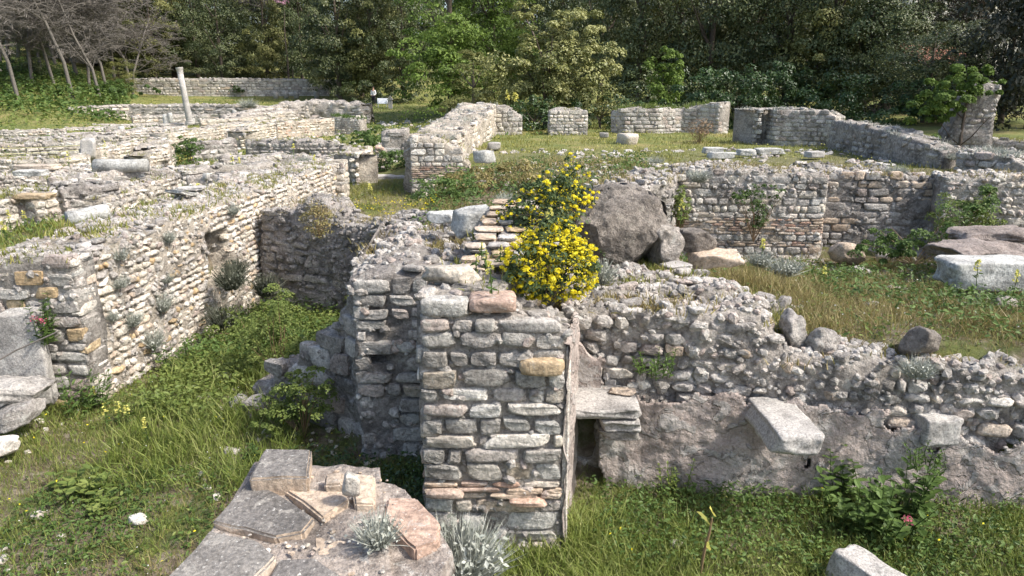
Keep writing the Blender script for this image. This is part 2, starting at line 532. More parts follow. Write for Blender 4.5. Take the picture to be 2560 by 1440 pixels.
GRASS_T = {}
def blade_template(bend=.35, w=.06, segs=2):
    V = []; F = []
    if segs == 2:
        V = [(-w, 0, 0), (w, 0, 0), (-w * .75, bend * .3, .55), (w * .75, bend * .3, .55), (0, bend, 1.0)]
        return np.array(V), [np.array([(0, 1, 3, 2)]), np.array([(2, 3, 4)])]
def blades(P, h, rng, tilt=.28, w=.05, bend=.45):
    """grass blades with roots at P"""
    n = len(P)
    T, (Fq, Ft) = blade_template(bend, w)
    R = rotmats(n, rng, None, tilt)
    hh = h * rng.uniform(.5, 1.25, n)
    tone = rng.random(n)
    V, F1, t = scatter(T, Fq, P, R, hh, tone)
    _, F2, _ = scatter(T, Ft, P, R, hh)
    return V, [F1, F2], t

def wall(name, label, pts, zb, th=.6, course=.15, length=.28, kind='block', mats=('grey',), core='mortar', jag=.05,
         group=None, ends=(True, True), top=8.0, cover=1.0, holes=(), seed=1, limit=290, tufts=0, tuft_mat='grass_y',
         tuft_h=.10, zface=None, rough=.05, brickrows=(), faces=True, topsize=1.0, quoin=True, proud=.02, cat='wall', back=False,
         topkind='flat', ret=False, minpx=10.0, fine=True, fill=None, topmats=('grey', 'grey', 'dark')):
    """pts: (x,y,ztop) along the visible face, the body lying to the left of travel"""
    random.seed(seed); rng = np.random.default_rng(seed)
    L, at = polypath(pts); zt = lerp_list(L, [p[2] for p in pts]); zbf = lerp_list(L, zb)
    tot = L[-1]
    base = Vector((pts[0][0], pts[0][1], zbf(0)))
    root = thing(name, label, cat, base, 0, group)
    b = np.array(base)
    # rubble core
    near = depth(np.array([pts[0][0], pts[0][1], 1.5])) < 19 and fine; gs = .065 if near else .14
    ns = max(3, int(tot / gs) + 1); ns = min(ns, 200)
    hmax = max(zt(s) - zbf(s) for s in np.linspace(0, tot, 12))
    nz = max(3, min(34, int(hmax / gs) + 1)); nt = max(3, min(40, int(th / gs) + 1))
    rows = []
    ins = .032
    for s in np.linspace(0, tot, ns):
        p, a = at(s); tx, ty = math.cos(a), math.sin(a); nx, ny = -ty, tx
        z0, z1 = zbf(s) - .25, zt(s) - .02
        col = []
        for k in range(nz): col.append((p[0] + nx * ins, p[1] + ny * ins, z0 + (z1 - z0) * k / (nz - 1), 0))
        for k in range(1, nt):
            w = ins + (th - 2 * ins) * k / nt
            col.append((p[0] + nx * w, p[1] + ny * w, z1 + .03, 1))
        for k in range(nz): col.append((p[0] + nx * (th - ins), p[1] + ny * (th - ins), z1 + (z0 - z1) * k / (nz - 1), 0))
        rows.append(col)
    nc = len(rows[0])
    V = np.array(rows).reshape(-1, 4); istop = V[:, 3]; V = V[:, :3].copy()
    V = V + np.stack([fbm(V * 2.2 + seed, seed + j, 4) for j in range(3)], 1) * np.array([rough, rough, rough * .8])
    if near: V = V + np.stack([fbm(V * 8.0 + seed, seed + 5 + j, 3) for j in range(3)], 1) * (.018 + rough * .15)
    V[:, 2] += istop * (fbm(V * 1.6 + seed * 3, 77, 4) * jag * 1.1)
    for (s0, s1, h0, h1, dp) in holes:      # recess the core at cavities
        S_ = np.repeat(np.linspace(0, tot, ns), nc)
        front = (np.tile(np.arange(nc), ns) < nz)
        inside = front & (S_ > s0) & (S_ < s1) & (V[:, 2] > h0) & (V[:, 2] < h1)
        for i in np.where(inside)[0]:
            p, a = at(S_[i]); V[i, 0] += -math.sin(a) * dp; V[i, 1] += math.cos(a) * dp
    F = []
    for i in range(ns - 1):
        for j in range(nc - 1):
            a0 = i * nc + j
            F.append((a0, a0 + nc, a0 + nc + 1, a0 + 1))
    Fe = []
    for base_i, fl in ((0, False), ((ns - 1) * nc, True)):
        for j in range(nc // 2):
            q = (base_i + j, base_i + j + 1, base_i + nc - 2 - j, base_i + nc - 1 - j)
            if len(set(q)) < 4: continue
            Fe.append(q if not fl else q[::-1])
    link('rubble_core', mesh_np('rubble_core', V - b, [np.array(F), np.array(Fe)], M[core], rng.random(len(V)) * .2, smooth=True), root)
    pile = Pile(root, limit=limit, minpx=minpx)
    def inhole(s, z):
        for (s0, s1, h0, h1, dp) in holes:
            if s0 < s < s1 and h0 < z < h1: return True
        return False
    def face(at_, tot_, zt_, zb_, main, lf=1.0):
        z = min(zb_(0), zb_(tot_)) - .05
        zmax = max(zt_(s) for s in np.linspace(0, tot_, 20))
        ci = 0
        while z < zmax:
            br = any(abs(z - r) < course * .5 for r in brickrows)
            ch = (.055 if br else course * random.uniform(.72, 1.28))
            s = -random.uniform(0, length * .5) if main else 0
            first = True
            while s < tot_:
                ln = length * lf * random.choice((.55, .7, .85, 1, 1.15, 1.5, 1.9)) * random.uniform(.85, 1.15)
                if br: ln = length * random.uniform(.9, 1.7)
                if quoin and first and main: ln = length * random.uniform(1.2, 1.9) * (1 if ci % 2 else .7)
                s2 = min(s + ln, tot_ + .02)
                s1 = max(s, 0)
                if tot_ - s2 < length * .3: s2 = tot_
                c = (s1 + s2) / 2; w = s2 - s1
                zc = z + ch / 2
                lim = zt_(c) + random.uniform(-jag, jag * .6)
                ok = zc < lim - ch * .1 and zc > zb_(c) - ch and w > .03
                if zface is not None and main and zc < zface(c): ok = False
                if cover < 1 and random.random() > cover: ok = False
                if ok and not (main and inhole(c, zc)):
                    p, a = at_(c); nx, ny = -math.sin(a), math.cos(a)
                    dpt = min(th * .5, .16 if not br else .14) * random.uniform(.85, 1.2)
                    off = dpt / 2 - random.uniform(-.3, 1.0) * proud
                    mt = 'tan' if br else (random.choice(mats))
                    if br and random.random() < .25: mt = 'brick'
                    jz = random.uniform(-.1, .1) * ch
                    hh = ch * random.uniform(.80, .97)
                    pile.add((p[0] + nx * off, p[1] + ny * off, zc + jz), (w * random.uniform(.90, .98), dpt, hh), a + random.uniform(-.05, .05), 'block' if br else kind, mt,
                             rx=random.uniform(-.07, .07), ry=random.uniform(-.04, .04) * (2 if kind == 'rubble' else 1))
                s = s2; first = False
                if s >= tot_ - .001: break
            z += ch; ci += 1
    if faces: face(at, tot, zt, zbf, True)
    if back:
        P2 = []
        for s in np.linspace(tot, 0, max(2, len(pts))):
            p, a = at(s); P2.append((p[0] - math.sin(a) * th, p[1] + math.cos(a) * th))
        L2, at2 = polypath(P2)
        face(at2, L2[-1], lambda s: zt(tot - s), lambda s: zbf(tot - s), False)
    for e, s0 in ((0, 0), (1, tot)):
        if not ends[e]: continue
        p, a = at(s0); nx, ny = -math.sin(a), math.cos(a)
        if e == 0: q = [(p[0] + nx * th, p[1] + ny * th), (p[0], p[1])]
        else: q = [(p[0], p[1]), (p[0] + nx * th, p[1] + ny * th)]
        L3, at3 = polypath(q)
        face(at3, th, lambda s, z=zt(s0): z, lambda s, z=zbf(s0): z, False, 1.0)
    # loose stones bedded in the broken top
    n = int(tot * th * top)
    for k in range(n):
        s = random.uniform(0, tot); w = random.uniform(.06, th - .06)
        p, a = at(s)
        l = random.uniform(.10, .26) * topsize; d = random.uniform(.08, .2) * topsize; h = random.uniform(.04, .10) * topsize
        pile.add((p[0] - math.sin(a) * w, p[1] + math.cos(a) * w, zt(s) + random.uniform(-.02, .035)), (l, d, h), random.uniform(0, 3.14), topkind if random.random() < .6 else 'rubble',
                 random.choice(topmats), rx=random.uniform(-.12, .12), ry=random.uniform(-.12, .12))
    pile.build()
    # small stones and pebbles set in the mortar
    fd = ((140 if cover < .85 else 55) if near else 0) if fill is None else fill
    if fd:
        q_ = fbm(V[:, :3] * 1.3 + 3, 3, 2)
        tri = []
        rows_ = np.array([(i, j) for i in range(ns - 1) for j in range(nz + nt - 2)])
        area = tot * (hmax + th)
        n = int(area * fd)
        i = rng.integers(0, ns - 1, n); j = rng.integers(0, nz + nt - 2, n); u = rng.random(n)[:, None]; v = rng.random(n)[:, None]
        Pq = (V[i * nc + j] * (1 - u) + V[(i + 1) * nc + j] * u) * (1 - v) + (V[i * nc + j + 1] * (1 - u) + V[(i + 1) * nc + j + 1] * u) * v
        sz = rng.uniform(.018, .045, n) * rng.choice([1, 1, 1.6], n)
        S3 = np.column_stack([sz * rng.uniform(1, 1.7, n), sz, sz * rng.uniform(.6, 1, n)])
        Vf, Ff, tf = scatter(ICO[0], ICO[1], Pq - b, rotmats(n, rng, None, .6), S3, rng.random(n))
        o = link('chips', mesh_np('chips', Vf, Ff, M['dark' if mats[0] == 'dark' else 'grey'], tf), root); o['kind'] = 'stuff'
    if tufts:
        K = []
        for k in range(tufts):
            s = random.uniform(0, tot); w = random.uniform(.03, th - .03); p, a = at(s)
            m = 26
            c = np.array([p[0] - math.sin(a) * w, p[1] + math.cos(a) * w, zt(s) - .01])
            r = random.uniform(.05, .16)
            K.append(c + np.column_stack([rng.normal(0, r, m), rng.normal(0, r, m), np.zeros(m)]))
        V, F, t = blades(np.concatenate(K) - b, tuft_h * (1 if tot < 8 else 1.2), rng, .4, .07)
        o = link('grass', mesh_np('grass', V, F, M[tuft_mat], t), root); o['kind'] = 'stuff'
    return root, at, zt

def single_rock(name, label, cat, P, size, rz=0, rx=0, ry=0, kind='boulder', mat='grey', seed=3, cuts=8, group=None, lumps=.0, smooth=True):
    V, F = stone_shape(kind, seed, cuts)
    V = V * np.array(size)
    if lumps:
        V = V + np.stack([fbm(V * 6 + seed, seed + j, 4) for j in range(3)], 1) * lumps
    o = link(name, mesh_np(name, V, F, M[mat], smooth=smooth), None, P, (rx, ry, rz))
    return tag(o, label, cat, group)

def prism(name, poly, z0, z1, mat, parent=None, bevel=.012, rough=.012, seed=0):
    """irregular slab with outline poly (world x,y) between z0 and z1"""
    bm = bmesh.new()
    base = Vector(parent.location) if parent is not None else Vector((0, 0, 0))
    top = [bm.verts.new(Vector((p[0], p[1], z1)) - base) for p in poly]
    f = bm.faces.new(top)
    r = bmesh.ops.extrude_face_region(bm, geom=[f])
    vs = [g for g in r['geom'] if isinstance(g, bmesh.types.BMVert)]
    for v in vs: v.co.z = z0 - base.z
    bmesh.ops.recalc_face_normals(bm, faces=bm.faces[:])
    bmesh.ops.bevel(bm, geom=bm.edges[:], offset=bevel, segments=2, affect='EDGES')
    bmesh.ops.triangulate(bm, faces=bm.faces[:])
    L = [e for e in bm.edges if e.calc_length() > .09]
    bmesh.ops.subdivide_edges(bm, edges=L, cuts=3)
    bmesh.ops.triangulate(bm, faces=bm.faces[:])
    bm.verts.ensure_lookup_table()
    P = np.array([v.co[:] for v in bm.verts])
    D = np.stack([fbm(P * 9 + seed, seed + j, 3) for j in range(3)], 1) * rough
    for v, d in zip(bm.verts, D): v.co += Vector(d)
    me = bpy.data.meshes.new(name); bm.to_mesh(me); bm.free()
    me.materials.append(M[mat] if isinstance(mat, str) else mat)
    return link(name, me, parent)

# ------------------------------------------------------------------ terrain
def inpoly(x, y, poly):
    r = np.zeros(x.shape, bool); n = len(poly)
    for i in range(n):
        x1, y1 = poly[i]; x2, y2 = poly[(i + 1) % n]
        c = ((y1 > y) != (y2 > y)) & (x < (x2 - x1) * (y - y1) / (y2 - y1 + 1e-12) + x1)
        r ^= c
    return r
PIT_L = [(-14, 0), (-.45, 0), (-.45, 6.3), (-.55, 8.2), (-1.85, 8.3), (-1.85, 11), (-1.6, 13.2), (-5.3, 15.1), (-5.75, 11.5), (-5.95, 9.5), (-14, 9.6)]
PIT_R = [(-.45, 0), (12, 0), (12, 6.1), (5.2, 6.85), (3, 7.2), (.3, 7.5), (.0, 6.3), (-.45, 6.3)]
def raw_height(x, y):
    z = np.full(x.shape, 1.0)
    left = x < -1.2
    zl = np.interp(y, [8, 14, 20, 30, 58, 64, 75, 84, 90, 100, 140, 300], [1.4, 1.35, 1.3, 1.25, 1.1, 1.6, 1.9, 2.2, 3.6, 4.4, 8, 24])
    zr = np.interp(y, [6.5, 7.3, 10, 13.5, 15.3, 16.0, 17, 35, 45, 60, 100, 140, 300], [1.55, 1.58, 1.22, .72, .62, 1.9, 2.05, 2.05, 1.8, 1.9, 4, 8, 24])
    k = np.clip((x + 3.2) / 4.0, 0, 1)
    k = np.where(y > 22, np.clip((x + 4.5) / 3, 0, 1), k)
    k = np.where(y > 45, np.clip((x + 8) / 12, 0, 1), k)
    z = zl * (1 - k) + zr * k
    # low ground between the long wall and the centre, falling to a passage with steps
    mid = (x > -5.6) & (x < -1.6) & (y > 9) & (y < 23)
    z = np.where(mid, np.interp(y, [12, 16, 20, 22.5], [.75, .85, .95, 1.3]), z)
    # scrub slope between passage and terrace
    sl = (x > -1.8) & (x < 2.2) & (y > 8) & (y < 17.5)
    z = np.where(sl, np.interp(y, [8, 11, 17], [1.75, 1.75, 2.0]), z)
    # rubble ridge under the boulder
    z = z + .06 * np.exp(-(((x - 1.5) / 1.3) ** 2 + ((y - 9.2) / 1.5) ** 2))
    z = z + .22 * np.exp(-(((x - 2.9) / .9) ** 2 + ((y - 9.8) / 1.4) ** 2))
    # bank at the far left
    z = z + np.clip((-x / np.maximum(y, 1) - .50) / .10, 0, 1) * np.interp(y, [42, 75], [0, 3.4])
    z = z + np.clip((x - 12) / 14, 0, 1) * np.interp(y, [18, 40], [0, 1.0])
    return z
def smooth2(Z, k):
    for _ in range(k):
        P = np.pad(Z, 1, mode='edge')
        Z = (P[1:-1, 1:-1] * 2 + P[:-2, 1:-1] + P[2:, 1:-1] + P[1:-1, :-2] + P[1:-1, 2:]) / 6
    return Z
NX, NY = 190, 300
GX = np.concatenate([np.linspace(-10, 10, 151), 10 + np.cumsum(np.geomspace(.16, 11, 45))]); GX = np.concatenate([-10 - np.cumsum(np.geomspace(.16, 11, 45))[::-1], GX])
GY = np.concatenate([np.linspace(0, 20, 161), 20 + np.cumsum(np.geomspace(.14, 9, 80))]); GY = np.concatenate([[-60, -30, -10, -4], GY])
XX, YY = np.meshgrid(GX, GY)
ZZ = raw_height(XX, YY)
pl = inpoly(XX, YY, PIT_L); pr = inpoly(XX, YY, PIT_R) | (YY < 0)
ZZ = np.where(pl, -np.clip((YY - 9.0) * .075, 0, .45), ZZ)
ZZ = np.where(pr, 0.0, ZZ)
ZZ = smooth2(ZZ, 2)
_n = fbm(np.column_stack([XX.ravel() * .9, YY.ravel() * .9, XX.ravel() * 0]), 5, 4).reshape(XX.shape)
_n2 = fbm(np.column_stack([XX.ravel() * .08, YY.ravel() * .08, XX.ravel() * 0]), 9, 3).reshape(XX.shape)
ZZ = ZZ + _n * .07 + _n2 * np.clip((YY - 88) / 60, 0, 1) * .8
def height(x, y):
    x = np.atleast_1d(np.asarray(x, float)); y = np.atleast_1d(np.asarray(y, float))
    i = np.clip(np.searchsorted(GX, x) - 1, 0, len(GX) - 2); j = np.clip(np.searchsorted(GY, y) - 1, 0, len(GY) - 2)
    fx = np.clip((x - GX[i]) / (GX[i + 1] - GX[i]), 0, 1); fy = np.clip((y - GY[j]) / (GY[j + 1] - GY[j]), 0, 1)
    return (ZZ[j, i] * (1 - fx) * (1 - fy) + ZZ[j, i + 1] * fx * (1 - fy) + ZZ[j + 1, i] * (1 - fx) * fy + ZZ[j + 1, i + 1] * fx * fy)
def H(x, y): return float(height(x, y)[0])
nx_, ny_ = len(GX), len(GY)
_V = np.column_stack([XX.ravel(), YY.ravel(), ZZ.ravel()])
_i = np.arange(nx_ * ny_).reshape(ny_, nx_)
_F = np.stack([_i[:-1, :-1], _i[:-1, 1:], _i[1:, 1:], _i[1:, :-1]], -1).reshape(-1, 4)
g = link('ground', mesh_np('ground', _V, _F, M['ground'], smooth=True)); tag(g, 'uneven grassy ground among the ruins', 'ground', kind='structure')
# ------------------------------------------------------------------ the masonry
def W(px, py, z):
    p = G(px, py, z); return (p.x, p.y, z)

# --- the long sunlit wall on the left
wall('ruined_wall', 'long pale sunlit wall of small stones with a dark collapsed hole, running away on the left', 
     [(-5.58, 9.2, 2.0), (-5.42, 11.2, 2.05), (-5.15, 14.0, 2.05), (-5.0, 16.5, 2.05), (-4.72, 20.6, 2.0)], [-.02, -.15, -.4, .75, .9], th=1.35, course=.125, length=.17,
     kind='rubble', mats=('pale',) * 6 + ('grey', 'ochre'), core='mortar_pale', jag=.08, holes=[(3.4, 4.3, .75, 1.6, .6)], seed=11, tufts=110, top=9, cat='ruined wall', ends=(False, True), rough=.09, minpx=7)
# its squared end, facing the camera
wall('wall_end', 'squared end of the long left wall, built of long flat blocks', [(-7.4, 9.18, 1.95), (-5.56, 9.14, 2.0)], 0, th=.5, course=.17, length=.42,
     kind='block', mats=('grey', 'pier', 'grey', 'pale', 'ochre'), core='mortar', seed=12, top=6, jag=.04, cat='wall end', group=None, tufts=10, ends=(False, True))

# --- rough grey cross wall and the mass it runs into
wall('cross_wall', 'rough dark grey mortared wall closing the overgrown pit on the left', [(-5.05, 14.6, 1.62), (-4.6, 14.4, 1.72), (-4.25, 14.25, 1.74), (-4.15, 14.2, 1.92), (-3.5, 13.95, 1.95), (-3.4, 13.9, 1.72), (-3.0, 13.7, 1.55), (-2.4, 13.4, 1.75), (-1.5, 13.1, 1.85)], -.4, th=.8,
     course=.17, length=.34, kind='rubble', mats=('dark', 'grey', 'dark'), core='mortar_dark', cover=.75, jag=.15, seed=13, rough=.14, tufts=26, tuft_mat='grass_dry', top=10, proud=.01, cat='ruined wall')
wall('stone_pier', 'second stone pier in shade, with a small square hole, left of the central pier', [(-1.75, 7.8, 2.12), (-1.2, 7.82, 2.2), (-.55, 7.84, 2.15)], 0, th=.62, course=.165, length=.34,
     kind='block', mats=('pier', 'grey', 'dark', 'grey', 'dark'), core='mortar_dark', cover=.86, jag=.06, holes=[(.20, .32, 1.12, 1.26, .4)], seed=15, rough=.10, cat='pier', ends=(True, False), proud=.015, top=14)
wall('rubble_mass', 'broad broken mass of grey rubble and mortar behind the second pier', [(-1.9, 8.4, 2.05), (-.35, 8.45, 2.15)], .2, th=2.6, course=.16, length=.3, kind='rubble',
     mats=('grey', 'dark', 'grey'), core='mortar_dark', cover=.4, jag=.30, seed=16, rough=.22, top=11, faces=False, tufts=60, tuft_mat='grass_dry', cat='ruined wall')
# stepped, shaded masonry running down to the left of the second pier
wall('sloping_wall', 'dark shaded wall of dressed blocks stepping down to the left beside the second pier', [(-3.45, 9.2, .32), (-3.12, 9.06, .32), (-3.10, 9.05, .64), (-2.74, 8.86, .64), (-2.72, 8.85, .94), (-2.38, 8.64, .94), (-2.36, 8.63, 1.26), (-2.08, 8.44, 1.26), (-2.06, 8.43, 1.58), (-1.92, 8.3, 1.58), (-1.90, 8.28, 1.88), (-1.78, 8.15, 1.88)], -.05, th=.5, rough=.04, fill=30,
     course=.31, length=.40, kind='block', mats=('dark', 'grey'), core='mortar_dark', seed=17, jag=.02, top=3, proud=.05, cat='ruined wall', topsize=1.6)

# --- central wall: pier in front, stepped brickwork behind
wall('stone_pier', 'tall square pier of weathered grey blocks standing in the middle foreground', [(-.80, 6.0, 2.40), (-.45, 6.0, 2.40), (-.42, 6.0, 2.25), (.02, 6.0, 2.24), (.46, 6.0, 2.14)], 0, th=.55, course=.155, length=.31,
     kind='block', mats=('pier', 'pier', 'pier', 'grey', 'pale'), core='mortar', jag=.03, brickrows=(.60, .53), seed=21, cat='pier', proud=.035, ends=(True, False), rough=.04, top=12)
wall('stepped_wall', 'ruined wall behind the central pier, rising in steps of flat tan bricks', [(-.78, 6.5, 2.42), (-.62, 6.9, 2.42), (-.50, 7.4, 2.5), (-.42, 8.2, 2.52), (-.30, 9.6, 2.45)][::-1], .1, th=.7, course=.16, length=.3, kind='block',
     mats=('grey', 'dark', 'pier'), core='mortar', seed=22, cat='ruined wall', cover=.9, jag=.1, rough=.12, top=5, ends=(True, True), tufts=20)
rw = thing('brick_steps', 'crumbled stair-like courses of thin tan bricks beside the yellow bush', 'brickwork', (-.2, 7.6, 2.45))
random.seed(5)
pl_ = Pile(rw, 'brick')
for i in range(9):                         # each course set further back and a little higher
    y0 = 6.95 + i * .235; z0 = 2.46 + i * .038
    for lay in range(2):
        x = -.52 + i * .03 + random.uniform(-.04, .04)
        while x < .34:
            w = random.uniform(.16, .34)
            if random.random() < .9:
                pl_.add((x + w / 2, y0 + random.uniform(-.03, .03), z0 + lay * .042), (w * .96, random.uniform(.20, .28), .040), random.uniform(-.08, .08), 'flat', random.choice(('tan', 'tan', 'ochre', 'grey')))
            x += w
pl_.build()
# thin coat of plaster on the pier's right side
pr_ = thing('plastered_jamb', 'narrow pale plastered right-hand side of the central pier', 'wall', (.47, 6.05, 0))
def slab_grid(name, x0, x1, y0, y1, z0, z1f, mat, parent, thick=.04, amp=.012, n=60, m=50, torn=False, zmax=1.4):
    """upright coat of plaster along a line, wavy at the top"""
    b = np.array(parent.location)
    t = np.linspace(0, 1, n); V = []
    d = np.array([x1 - x0, y1 - y0]); Ld = np.linalg.norm(d); d = d / Ld; nrm = np.array([d[1], -d[0]])
    for i in range(n):
        p = np.array([x0, y0]) + d * Ld * t[i]; zt = z1f(t[i]) if not torn else zmax
        for j in range(m):
            z = z0 + (zt - z0) * j / (m - 1)
            V.append((p[0], p[1], z))
        V.append((p[0] - nrm[0] * thick, p[1] - nrm[1] * thick, zt + .01))
    V = np.array(V); k = m + 1
    dn = fbm(V * 2.5, 3, 5) * amp * 2 + fbm(V * 9, 8, 3) * amp * .6 + fbm(V * 20, 18, 3) * amp * .35
    V[:, 0] += nrm[0] * dn; V[:, 1] += nrm[1] * dn
    F = [(i * k + j, (i + 1) * k + j, (i + 1) * k + j + 1, i * k + j + 1) for i in range(n - 1) for j in range(k - 1)]
    F = np.array(F)
    if torn:            # ragged upper limit and flaked-off patches
        c = V[F].mean(1); tt = ((c[:, :2] - np.array([x0, y0])) @ d) / Ld
        lim = np.array([z1f(q) for q in tt]) + .34 * fbm(c * 2.6, 12, 5) + .10 * fbm(c * 9, 13, 3)
        gone = (c[:, 2] > lim) | (fbm(c * 2.1 + 9, 21, 4) > .50)
        F = F[~gone]
    o = link(name, mesh_np(name, V - b, F, M[mat], smooth=True), parent)
    if torn:
        m_ = o.modifiers.new('thickness', 'SOLIDIFY'); m_.thickness = .022; m_.offset = -1
    return o
slab_grid('plaster', .485, .70, 6.0, 7.25, -.1, lambda t: 2.02 - .12 * t + .05 * math.sin(t * 31), 'plaster', pr_, n=30, amp=.03)
V, F = stone_shape('block', 3, 8); V = V * np.array((.06, .16, 2.08)) + np.array((.012, .055, 1.03)); V[:, 0] += fbm(V * 6, 2, 3) * .012
link('render_edge', mesh_np('render_edge', V, F, M['pale'], smooth=True), pr_)

# capping pieces that can be picked out on the pier
single_rock('coping_brick', 'broken red terracotta slab on top of the central pier', 'brick', (-.17, 6.16, 2.36), (.42, .34, .13), .03, 0, 0, 'block', 'brick', 3, cuts=4)
single_rock('coping_stone', 'white weathered block with a grass tuft, at the left of the central pier top', 'stone', (-.55, 6.55, 2.50), (.55, .30, .16), .06, kind='rubble', mat='pale', seed=5, cuts=8, lumps=.02)
single_rock('ochre_block', 'long ochre block in the upper right of the central pier', 'stone', (.26, 5.985, 1.83), (.40, .14, .15), .0, kind='block', mat='ochre', seed=6, cuts=4)
single_rock('brick', 'bright orange brick low in the face of the central pier', 'brick', (.14, 5.96, .53), (.36, .12, .06), 0, kind='block', mat='brick', seed=2, cuts=4)
single_rock('brick', 'dull red brick low at the left edge of the central pier', 'brick', (-.60, 5.95, .62), (.34, .12, .065), .02, kind='block', mat='brick', seed=4, cuts=4)
P = G(1180, 572, 2.5)
single_rock('marble_block', 'squared white marble block with a slanting front lying behind the central pier', 'marble block', P + Vector((0, .1, .08)), (.50, .42, .30), .25, .1, -.12, 'block', 'marble', 5, group=None)
P = G(1103, 552, 2.4)
single_rock('marble_block', 'low flat white marble block left of the slanting one', 'marble block', P + Vector((0, .1, .03)), (.42, .32, .16), -.15, 0, 0, 'rubble', 'marble', 9)

# --- the wall on the right with plaster and corbels
RW = [(.52, 7.28, 1.92), (1.2, 7.22, 1.92), (1.9, 7.12, 1.95), (2.5, 7.05, 1.92), (2.62, 7.03, 1.72), (2.78, 7.0, 1.45), (3.6, 6.9, 1.52), (4.3, 6.82, 1.48), (5.4, 6.68, 1.40), (7.2, 6.45, 1.35)]
wall('retaining_wall', 'long rough grey rubble wall with peeling plaster and jutting stone slabs, right foreground', RW, 0, th=.7, course=.14, length=.21, kind='rubble', mats=('grey', 'grey', 'dark', 'grey', 'pale'), core='mortar', jag=.10,
     seed=31, cover=.80, rough=.13, zface=lambda s: .72 - .1 * s * .3 + .1 * math.sin(s * 3), tufts=70, tuft_mat='grass_dry', top=12, cat='ruined wall', holes=[(.02, .36, .3, .98, .6)], proud=.03, ends=(False, False))
pw = thing('plaster_coat', 'pinkish grey peeling plaster covering the lower part of the right-hand wall', 'plaster', (1.3, 7.15, 0))
zf = lambda a, b: (lambda t: float(np.interp(t, [0, .06, .2, .32, .42, .5, .62, .75, .9, 1], b)) + .10 * float(fbm([(t * 14, 2.2, 1.1)], 5, 4)[0]))
slab_grid('plaster', .92, 7.2, 7.135, 6.36, -.15, zf(0, [1.05, 1.15, 1.15, 1.05, .95, .95, .75, .80, .75, .7]), 'plaster', pw, n=330, m=80, amp=.024, torn=True)
sl_ = slab_grid('plaster', .50, .92, 7.20, 7.15, 1.05, lambda t: 1.70 - .28 * t + .08 * float(fbm([(t * 6, 1, 1)], 2, 3)[0]), 'plaster', pw, n=20, amp=.01)
# slabs that stick out of it (each a corbel in the wall)
def slab_box(name, label, cat, c, size, rz, mat, seed, rx=0, ry=0, cuts=16, group=None):
    V, F = stone_shape('block', seed, max(cuts, 8), False); V = np.sign(V) * np.abs(V * 2) ** .8 / 2
    V = V * np.array(size)
    V += np.stack([fbm(V * 7 + seed, seed + j, 3) for j in range(3)], 1) * .016
    o = link(name, mesh_np(name, V, F, M[mat], smooth=True), None, c, (rx, ry, rz)); return tag(o, label, cat, group)
slab_box('stone_slab', 'flat grey slab jutting from the wall right beside the central pier', 'stone slab', (.915, 6.93, 1.075), (.74, .66, .115), 0.02, 'slab', 1)
slab_box('corbel', 'smaller stepped block directly under the flat jutting slab', 'corbel', (1.07, 6.91, .94), (.44, .62, .13), 0.02, 'slab', 2)
slab_box('corbel', 'dark lower block at the bottom of the stepped corbel', 'corbel', (1.07, 6.95, .82), (.43, .60, .11), 0.02, 'dark', 4)
slab_box('stone_slab', 'thick slanting slab jutting from the plastered wall, sunlit on top', 'stone slab', (2.63, 6.64, .96), (.49, .92, .22), .03, 'slab', 5, ry=.02)
slab_box('corbel', 'broken corbel stub with a hollowed top near the right edge', 'corbel', (4.25, 6.86, .84), (.40, .36, .30), .1, 'slab', 7, ry=.05)
single_rock('rock', 'small pale stone lying on the flat jutting slab', 'stone', (1.12, 7.0, 1.16), (.28, .15, .07), -.2, kind='rubble', mat='pale', seed=8)
single_rock('rock', 'round grey boulder perched on the right-hand wall top', 'rock', (4.10, 7.05, 1.68), (.38, .34, .36), .4, kind='boulder', mat='conglom', seed=4, lumps=.05)
single_rock('rock', 'upright jagged grey stone on the wall top left of the grass slope', 'rock', (2.93, 7.3, 1.66), (.30, .30, .50), .3, ry=-.25, kind='boulder', mat='dark', seed=6, lumps=.08)
single_rock('rock', 'grey lump leaning against the jagged stone on the wall top', 'rock', (3.18, 7.22, 1.62), (.34, .3, .30), .9, ry=.35, kind='boulder', mat='dark', seed=8, lumps=.07)
# broken rubble ridge between this wall and the boulder
wall('rubble_ridge', 'sloping ridge of rubble falling to the right below the great boulder', [(.6, 7.75, 1.92), (1.6, 7.7, 1.98), (2.4, 7.75, 1.95), (3.2, 8.3, 1.68), (3.9, 9.3, 1.3)], 1.2, th=1.1, course=.13, length=.22, kind='rubble',
     mats=('grey', 'dark', 'grey', 'brick'), core='mortar', cover=.3, jag=.16, rough=.15, seed=33, top=15, cat='rubble ridge', ends=(False, False), tufts=40)

